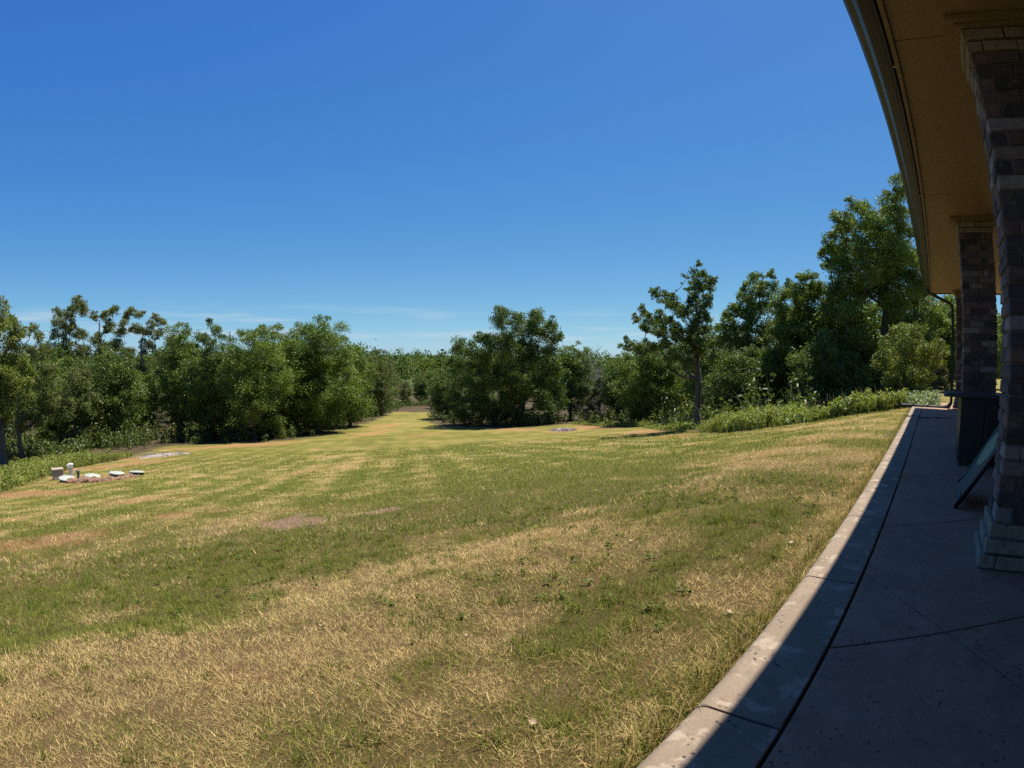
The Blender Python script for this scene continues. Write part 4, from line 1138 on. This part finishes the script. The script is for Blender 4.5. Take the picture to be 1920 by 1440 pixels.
def rosettes(g, n, r0, r1):
    """broad-leaved lawn weeds lying flat."""
    r = np.sqrt(g.uniform(r0 * r0, r1 * r1, n)); az = g.uniform(math.radians(-110), math.radians(4), n)
    X = r * np.sin(az); Y = r * np.cos(az); ok = (X < -.6) & (fbm(X, Y, 1.2, 211) > .52); X, Y = X[ok], Y[ok]; n = len(X)
    rep = np.repeat(np.arange(n), 9); m = len(rep); a = g.uniform(0, 6.283, m); s = g.uniform(.6, 1.3, n)[rep]
    c = np.stack([X[rep] + .018 * s * np.cos(a), Y[rep] + .018 * s * np.sin(a), ground_z(X[rep], Y[rep]) + g.uniform(.012, .035, m)], 1)
    k = g.random((m, 1)); col = np.array([.055, .085, .014]) * (1 - k) + np.array([.13, .17, .035]) * k
    v_, f_, k_ = leaf_cards(g, c, np.stack([np.cos(a), np.sin(a), np.full(m, .3)], 1), .030, .015, col, flat=1.6)
    return v_, np.concatenate([f_[:, [0, 1, 2]], f_[:, [0, 2, 3]]], 0), k_
def edge_tufts(g):
    """longer unmown grass and straw leaning over the concrete edge."""
    n = 9000; Y = g.uniform(.4, 14, n) ; Y = .4 + 13.6 * g.random(n) ** 1.7
    X = -.505 - np.abs(g.normal(0, .05, n)); keep = fbm(X * 3, Y, .35, 301, 2) > .42
    X, Y = X[keep], Y[keep]; n = len(X); k = g.random((n, 1)); dryb = g.random((n, 1)) < .55
    col = np.where(dryb, np.array([.14, .09, .03]) * (1 - k) + np.array([.50, .37, .16]) * k, np.array([.05, .07, .01]) * (1 - k) + np.array([.20, .21, .04]) * k)
    return blades(g, np.stack([X, Y, ground_z(X, Y)], 1), .055 * np.exp(g.normal(0, .4, n)), np.full(n, .003), col, np.clip(g.normal(.5, .25, n), .05, .95))
parts += [tufts(g, 700, .8, 5.5, 34, .060, (.060, .085, .012), (.19, .20, .04), .022, 'green'), tufts(g, 260, .8, 5, 22, .055, (.06, .085, .012), (.20, .20, .04), .018, 'any'),
          tufts(g, 1500, .8, 4.5, 11, .034, (.15, .10, .036), (.54, .40, .17), .035, 'dry'), edge_tufts(g), rosettes(g, 480, .8, 6)]
def merge(parts):
    V_, F_, K_ = [], [], []; off = 0
    for v, f, k in parts:
        V_.append(v); F_.append(f + off); K_.append(k); off += len(v)
    return np.concatenate(V_), np.concatenate(F_), np.concatenate(K_)
v, f, k = merge(parts)
tag(link('lawn_grass', mesh_np('lawn_grass', v, f, M_GRASS, k)), 'short dry mown lawn grass with greener tufts', 'grass', kind='stuff')

def along(P, g, n, spread, bias):
    """random points along a polyline, pushed to its left by bias +- spread."""
    P = np.array(P, float); seg = np.diff(P, axis=0); L = np.linalg.norm(seg, axis=1)
    i = g.choice(len(L), n, p=L / L.sum()); t = g.random(n)
    q = P[i] + seg[i] * t[:, None]; nrm = np.stack([-seg[i][:, 1], seg[i][:, 0]], 1) / L[i][:, None]
    return q + nrm * (bias + g.normal(0, .6, n) * spread)[:, None]

def weed_mass(g, XY, hgt, leaf, nleaf, colA, colB, grassy, tall=1.0, mixed=False):
    XY = XY[poly_sd(XY[:, 0], XY[:, 1], LAWN) < -.05 + .3 * (fbm(XY[:, 0], XY[:, 1], 1.0, 171) - .5)]
    n = len(XY); z = ground_z(XY[:, 0], XY[:, 1])
    H = hgt * g.uniform(.45, 1.15, n) * (.45 + .8 * fbm(XY[:, 0], XY[:, 1], 1.1, 151, 2)) * (.25 + 1.6 * fbm(XY[:, 0], XY[:, 1], 3.2, 157, 2) ** 1.3) * 1.15 * tall
    rep = np.repeat(np.arange(n), nleaf); m = len(rep)
    a = g.uniform(0, 6.283, m); fz = g.random(m) ** .8
    rr = leaf * g.uniform(.3, 1.6, m)
    c = np.stack([XY[rep, 0] + rr * np.cos(a), XY[rep, 1] + rr * np.sin(a), z[rep] + H[rep] * fz], 1)
    out = np.stack([np.cos(a), np.sin(a), np.full(m, .35)], 1)
    k = np.clip(g.random(n)[rep] * .6 + g.random(m) * .5, 0, 1)[:, None]
    col = np.array(colA) * (1 - k) + np.array(colB) * k
    v1 = leaf_cards(g, c, out, leaf * 1.5, leaf * .75, col, flat=.6)
    F3 = np.concatenate([v1[1][:, [0, 1, 2]], v1[1][:, [0, 2, 3]]], 0)
    parts_ = [(v1[0], F3, v1[2])]
    if grassy:
        rep = np.repeat(np.arange(n), grassy); m = len(rep)
        b = np.stack([XY[rep, 0] + g.normal(0, .08, m), XY[rep, 1] + g.normal(0, .08, m), z[rep]], 1)
        k = g.random((m, 1)); col = np.array([.11, .15, .03]) * (1 - k) + np.array([.28, .27, .08]) * k
        parts_.append(blades(g, b, H[rep] * g.uniform(.7, 1.3, m), np.full(m, .014), col, np.clip(g.normal(.35, .2, m), .02, .9)))
    if mixed:      # a second, big-leaved kind in clumps, and dry stalks between
        big = XY[(fbm(XY[:, 0], XY[:, 1], 1.6, 191, 2) > .56) & (g.random(n) < .45)]
        parts_.append(weed_mass(g, big, hgt * .95, leaf * 1.9, 12, (.09, .14, .035), (.21, .26, .075), 0))
        st = XY[g.random(n) < .10]; m = len(st)
        parts_.append(blades(g, np.stack([st[:, 0], st[:, 1], ground_z(st[:, 0], st[:, 1])], 1), g.uniform(.4, .85, m), np.full(m, .012),
                             np.tile(np.array([.30, .24, .12]), (m, 1)), np.clip(g.normal(.15, .1, m), 0, .5)))
    return merge(parts_)

g = np.random.default_rng(111)
bank = [(-1.0, 14.6), (-2.4, 15.4), (-4.2, 16.9), (-6.0, 17.9), (-8.3, 20.2)]
def stuff(name, data, mat, label, cat):
    v_, f_, k_ = data
    return tag(link(name, mesh_np(name, v_, f_, mat, k_)), label, cat, kind='stuff')
XY = along(bank[::-1], g, 1700, 1.0, .35)
stuff('tall_weeds', weed_mass(g, XY, .50, .055, 24, (.13, .175, .022), (.34, .36, .065), 5, 1.0, True), M_WEED,
      'bank of tall bright green weeds along the right lawn edge', 'weeds')
XY = along([(-11.0, 23.6), (-19.2, 34.2), (-31.5, 42.0)][::-1], g, 1000, .9, .4)
stuff('low_weeds', weed_mass(g, XY, .32, .07, 13, (.12, .17, .022), (.29, .31, .06), 6), M_WEED,
      'strip of light green weeds under the trees right of the large dark oak', 'weeds')
n = 4200
X = g.uniform(-36, -14, n); Y = g.uniform(-7, 5, n); sdv = poly_sd(X, Y, LAWN)
ok = (sdv < -.1) & (sdv > -4.5 - 2 * (X < -24)); X, Y = X[ok], Y[ok]
stuff('weed_patch', weed_mass(g, np.stack([X, Y], 1), .48, .075, 18, (.12, .160, .022), (.31, .33, .065), 5), M_WEED,
      'patch of leafy green weeds below the trees at far left', 'weeds')
XY = np.stack([g.normal(-.1, .55, 260), g.normal(16.2, .7, 260)], 1)
XY = XY[XY[:, 0] < .22]
stuff('silvery_plants', weed_mass(g, XY, .42, .06, 22, (.16, .21, .13), (.36, .42, .30), 3), M_WEED,
      'low silvery green plants just past the far end of the patio', 'plants')
# shrubs and saplings of the wood floor, along the grove edges and inside
edge_l = [(-37, -2.5), (-42, 3.8), (-44, 8.5), (-42, 13), (-41, 17.5), (-46.5, 23.5), (-51.5, 29), (-56, 34.5), (-63, 41)]
XY1 = np.concatenate([along(edge_l, g, 900, 2.6, 2.8), along(edge_l, g, 900, 6, 8)])
edge_r = [(-60, 47.5), (-50, 39.6), (-42, 36), (-33, 38.0), (-32, 43), (-19.6, 35.6), (-10.5, 24.2), (-6, 19.4)]
XY3 = along([(-60, 38), (-63.5, 42), (-73, 52.5), (-70, 58), (-60, 48.5)], g, 420, 2.2, 1.6)
XY2 = np.concatenate([XY3, along(edge_r[::-1], g, 620, 2.0, -2.2), along(edge_r[::-1], g, 500, 5, -8)])
stuff('undergrowth', weed_mass(g, np.concatenate([XY1, XY2]), 1.5, .17, 24, (.045, .075, .016), (.12, .15, .032), 3), M_WEED,
      'shrubby undergrowth along the foot of the woods', 'undergrowth')

# ------------------------------------------------------------------ septic riser lids, box, pipe, stones
lid_me = None
for k, (x, y, lab) in enumerate(((-21.2, 0.0, 'leftmost pale green septic lid, in front of the beige box'), (-21.3, 1.0, 'second pale green septic lid from the left'),
                                 (-21.8, 2.0, 'third pale green septic lid from the left'), (-21.2, 2.75, 'rightmost pale green septic lid, tilted on its riser'))):
    zz = tz(x, y)
    root = tag(empty('septic_lid', (x, y, zz)), lab, 'lid', 'septic lids')
    root.rotation_euler = (0.05 * (k - 1.5), .10 if k != 3 else .16, k)
    if lid_me is None:
        bm = bmesh.new(); add_lathe(bm, [(0, .185), (.12, .182), (.24, .165), (.30, .145), (.325, .135), (.325, .115), (.30, .112), (0, .112)], 28)
        lid_me = mesh_bm('lid', bm, M_LID, True)
        bm = bmesh.new(); add_lathe(bm, [(.275, -.15), (.275, .1), (.262, .1), (.262, -.15)], 24)
        ris_me = mesh_bm('riser', bm, M_RISER, True)
        bm = bmesh.new(); add_lathe(bm, [(0, .175), (.018, .175), (.018, .19), (.010, .196), (0, .196)], 8, (0, 0))
        bolt_me = mesh_bm('bolt', bm, M_WHITE)
    l_ = link('cover', lid_me, root); link('riser', ris_me, root)
    for q in range(4):
        link('bolt', bolt_me, l_, (.25 * math.cos(q * 1.571 + .4), .25 * math.sin(q * 1.571 + .4), -.02))
bx, by = -23.2, -.35
box = tag(empty('utility_box', (bx, by, tz(bx, by)), .15), 'beige utility box with overhanging lid behind the septic lids', 'box')
link('body', box_mesh('body', -.18, .18, -.22, .22, -.1, .36, M_BOX, .01), box)
link('lid', box_mesh('lid', -.21, .21, -.25, .25, .361, .40, M_BOX, .008), box)
link('base_slab', box_mesh('base_slab', -.26, .26, -.32, .32, -.14, -.06, M_ROCK, .01), box)
px_, py_ = -23.6, .22
post = tag(empty('vent_post', (px_, py_, tz(px_, py_))), 'short white post with slanted cap right of the beige box', 'post')
link('post_body', box_mesh('post_body', -.09, .09, -.10, .10, -.1, .40, M_WHITE, .012), post)
bm = bmesh.new(); add_prism(bm, [(-.15, .36), (.11, .401), (.13, .52), (-.05, .54), (-.15, .47)], 0, -.11, .11)
bmesh.ops.bevel(bm, geom=bm.edges[:], offset=.01, segments=1, affect='EDGES'); link('slanted_cap', mesh_bm('slanted_cap', bm, M_WHITE), post)
dx_, dy_ = -22.4, .5
dk = tag(empty('sprinkler_riser', (dx_, dy_, tz(dx_, dy_))), 'small dark capped riser between the first two septic lids', 'riser')
bm = bmesh.new(); add_lathe(bm, [(0, -.1), (.06, -.1), (.06, .24), (0, .24)], 12); link('stem', mesh_bm('stem', bm, M_RISER), dk)
bm = bmesh.new(); add_lathe(bm, [(0, .241), (.085, .241), (.085, .30), (.05, .33), (0, .33)], 12); link('cap', mesh_bm('cap', bm, M_RISER), dk)
r = random.Random(31)
rock_me = []
for k in range(5):
    bm = bmesh.new(); bmesh.ops.create_icosphere(bm, subdivisions=2, radius=1)
    off = Vector((r.uniform(0, 9), r.uniform(0, 9), 0))
    for v in bm.verts:
        q = 1 + .28 * math.sin(v.co.x * 2.7 + off.x) * math.cos(v.co.y * 2.3 + off.y) + .12 * math.sin(v.co.z * 5 + off.x)
        v.co *= q; v.co.z *= .62
    rock_me.append(mesh_bm('rock', bm, M_ROCK))
for k in range(26):
    f_ = k / 25
    x = -20.45 + .5 * math.sin(f_ * 3.1) * .9 + r.uniform(-.14, .14); y = .15 + f_ * 2.5 + r.uniform(-.05, .05)
    s = r.uniform(.08, .19)
    o = link('rock', rock_me[k % 5], None, (x, y, tz(x, y) + s * .25), (r.uniform(-.3, .3), r.uniform(-.3, .3), r.uniform(0, 6)))
    o.scale = (s * 1.3, s * 1.1, s)
    tag(o, 'reddish rock in the row of stones before the septic lids', 'rock', 'row of red rocks')

# ------------------------------------------------------------------ burn piles: ash mound with charred sticks
def ash_mound(x, y, rx, ry, h, rz, nst, label, seed):
    g_ = np.random.default_rng(seed)
    root = tag(empty('ash_pile', (x, y, tz(x, y)), rz), label, 'ash pile')
    nr, na = 9, 30; V_ = [(0, 0, h)]; F_ = []
    for i in range(1, nr + 1):
        f_ = i / nr
        for j in range(na):
            a = 2 * math.pi * j / na
            q = f_ * (1 + .16 * math.sin(3 * a + seed) + .09 * math.sin(7 * a))
            lx, ly = rx * q * math.cos(a), ry * q * math.sin(a)
            wx_ = x + lx * math.cos(rz) - ly * math.sin(rz); wy_ = y + lx * math.sin(rz) + ly * math.cos(rz)
            gz = float(ground_z(np.array([wx_]), np.array([wy_]))[0]) - tz(x, y)
            V_.append((lx, ly, gz + h * (1 - f_ ** 2) * g_.uniform(.6, 1.3) + (.015 if i < nr else -.03)))

    me_ = bpy.data.meshes.new('ash'); tris = [(0, 1 + j, 1 + (j + 1) % na) for j in range(na)]
    quads = [(1 + (i - 1) * na + j, 1 + i * na + j, 1 + i * na + (j + 1) % na, 1 + (i - 1) * na + (j + 1) % na) for i in range(1, nr) for j in range(na)]
    me_.from_pydata(V_, [], tris + quads); me_.materials.append(M_ASH); me_.update()
    link('ash', me_, root)
    for k in range(nst):
        bm = bmesh.new(); a = g_.uniform(0, 6.28); q = g_.uniform(.6, 1.15); d_ = g_.uniform(0, 3.14); l_ = g_.uniform(.25, .9)
        cx, cy = rx * q * math.cos(a), ry * q * math.sin(a)
        wx_ = x + cx * math.cos(rz) - cy * math.sin(rz); wy_ = y + cx * math.sin(rz) + cy * math.cos(rz)
        cz = tz(wx_, wy_) - tz(x, y) + .06
        add_tube(bm, [(cx - l_ / 2 * math.cos(d_), cy - l_ / 2 * math.sin(d_), cz), (cx, cy, cz + g_.uniform(0, .1)), (cx + l_ / 2 * math.cos(d_), cy + l_ / 2 * math.sin(d_), cz + g_.uniform(0, .18))], [.022, .018, .008], 5)
        link('charred_stick', mesh_bm('charred_stick', bm, M_DEAD), root)
    return root
ash_mound(-33.6, 6.1, 1.7, .75, .12, 1.75, 26, 'pale ash patch with sticks on red clay by the left grove', 3)
ash_mound(-25.3, 32.4, 1.15, .8, .22, 2.3, 60, 'pale ash mound with grey twigs on the far right of the lawn', 8)

# ------------------------------------------------------------------ litter on the lawn near the patio
r = random.Random(77)
leaf_me = []
for k in range(4):
    bm = bmesh.new(); n_ = 6; L_ = .055; pr = [0.0, .5, .9, 1, .7, .0]
    rows = []
    cv = r.uniform(.3, .9)
    for i in range(n_):
        t = i / (n_ - 1); w = .016 * pr[i] + .0008
        zz = .008 + .022 * cv * (t - .5) ** 2 * 4
        rows.append([bm.verts.new((L_ * (t - .5), s_ * w, zz + abs(s_) * .010 * cv + (.004 if s_ else 0))) for s_ in (-1, 0, 1)])
    for a_, b_ in zip(rows, rows[1:]):
        for q in (0, 1): bm.faces.new((a_[q], b_[q], b_[q + 1], a_[q + 1]))
    leaf_me.append(mesh_bm('dry_leaf', bm, M_DRYLEAF, True))
for k, (x, y) in enumerate([(-.86, 1.02), (-.72, 3.1), (-.80, 4.05), (-.95, 3.55), (-1.5, 1.35), (-.62, 5.3), (-.9, 6.4), (-1.35, 2.6), (-2.1, 1.0), (-.70, 2.05), (-1.0, 4.9), (-.66, 7.2), (-1.7, 2.9), (-2.6, 2.5)]):
    o = link('dry_leaf', leaf_me[k % 4], None, (x, y, float(ground_z(np.array([x]), np.array([y]))[0]) + .012), (r.uniform(-.5, .5), r.uniform(-.5, .5), r.uniform(0, 6)))
    s_ = r.uniform(.38, .75); o.scale = (s_, s_, s_ * .7)
    tag(o, 'curled brown dry leaf lying on the lawn near the patio edge', 'leaf', 'dry leaves on the lawn')
bm = bmesh.new(); x, y, l_ = -.62, 8.6, .34
add_tube(bm, [(-l_ / 2, 0, 0), (-.1 * l_, .03 * l_, .012), (.2 * l_, -.02 * l_, .008), (l_ / 2, .06 * l_, .0)], [.008, .007, .006, .003], 6)
tag(link('stick', mesh_bm('stick', bm, M_PALEBARK), None, (x, y, tz(x, y) + .02), (0, 0, 1.2)), 'pale stick on the grass against the patio edge', 'stick')
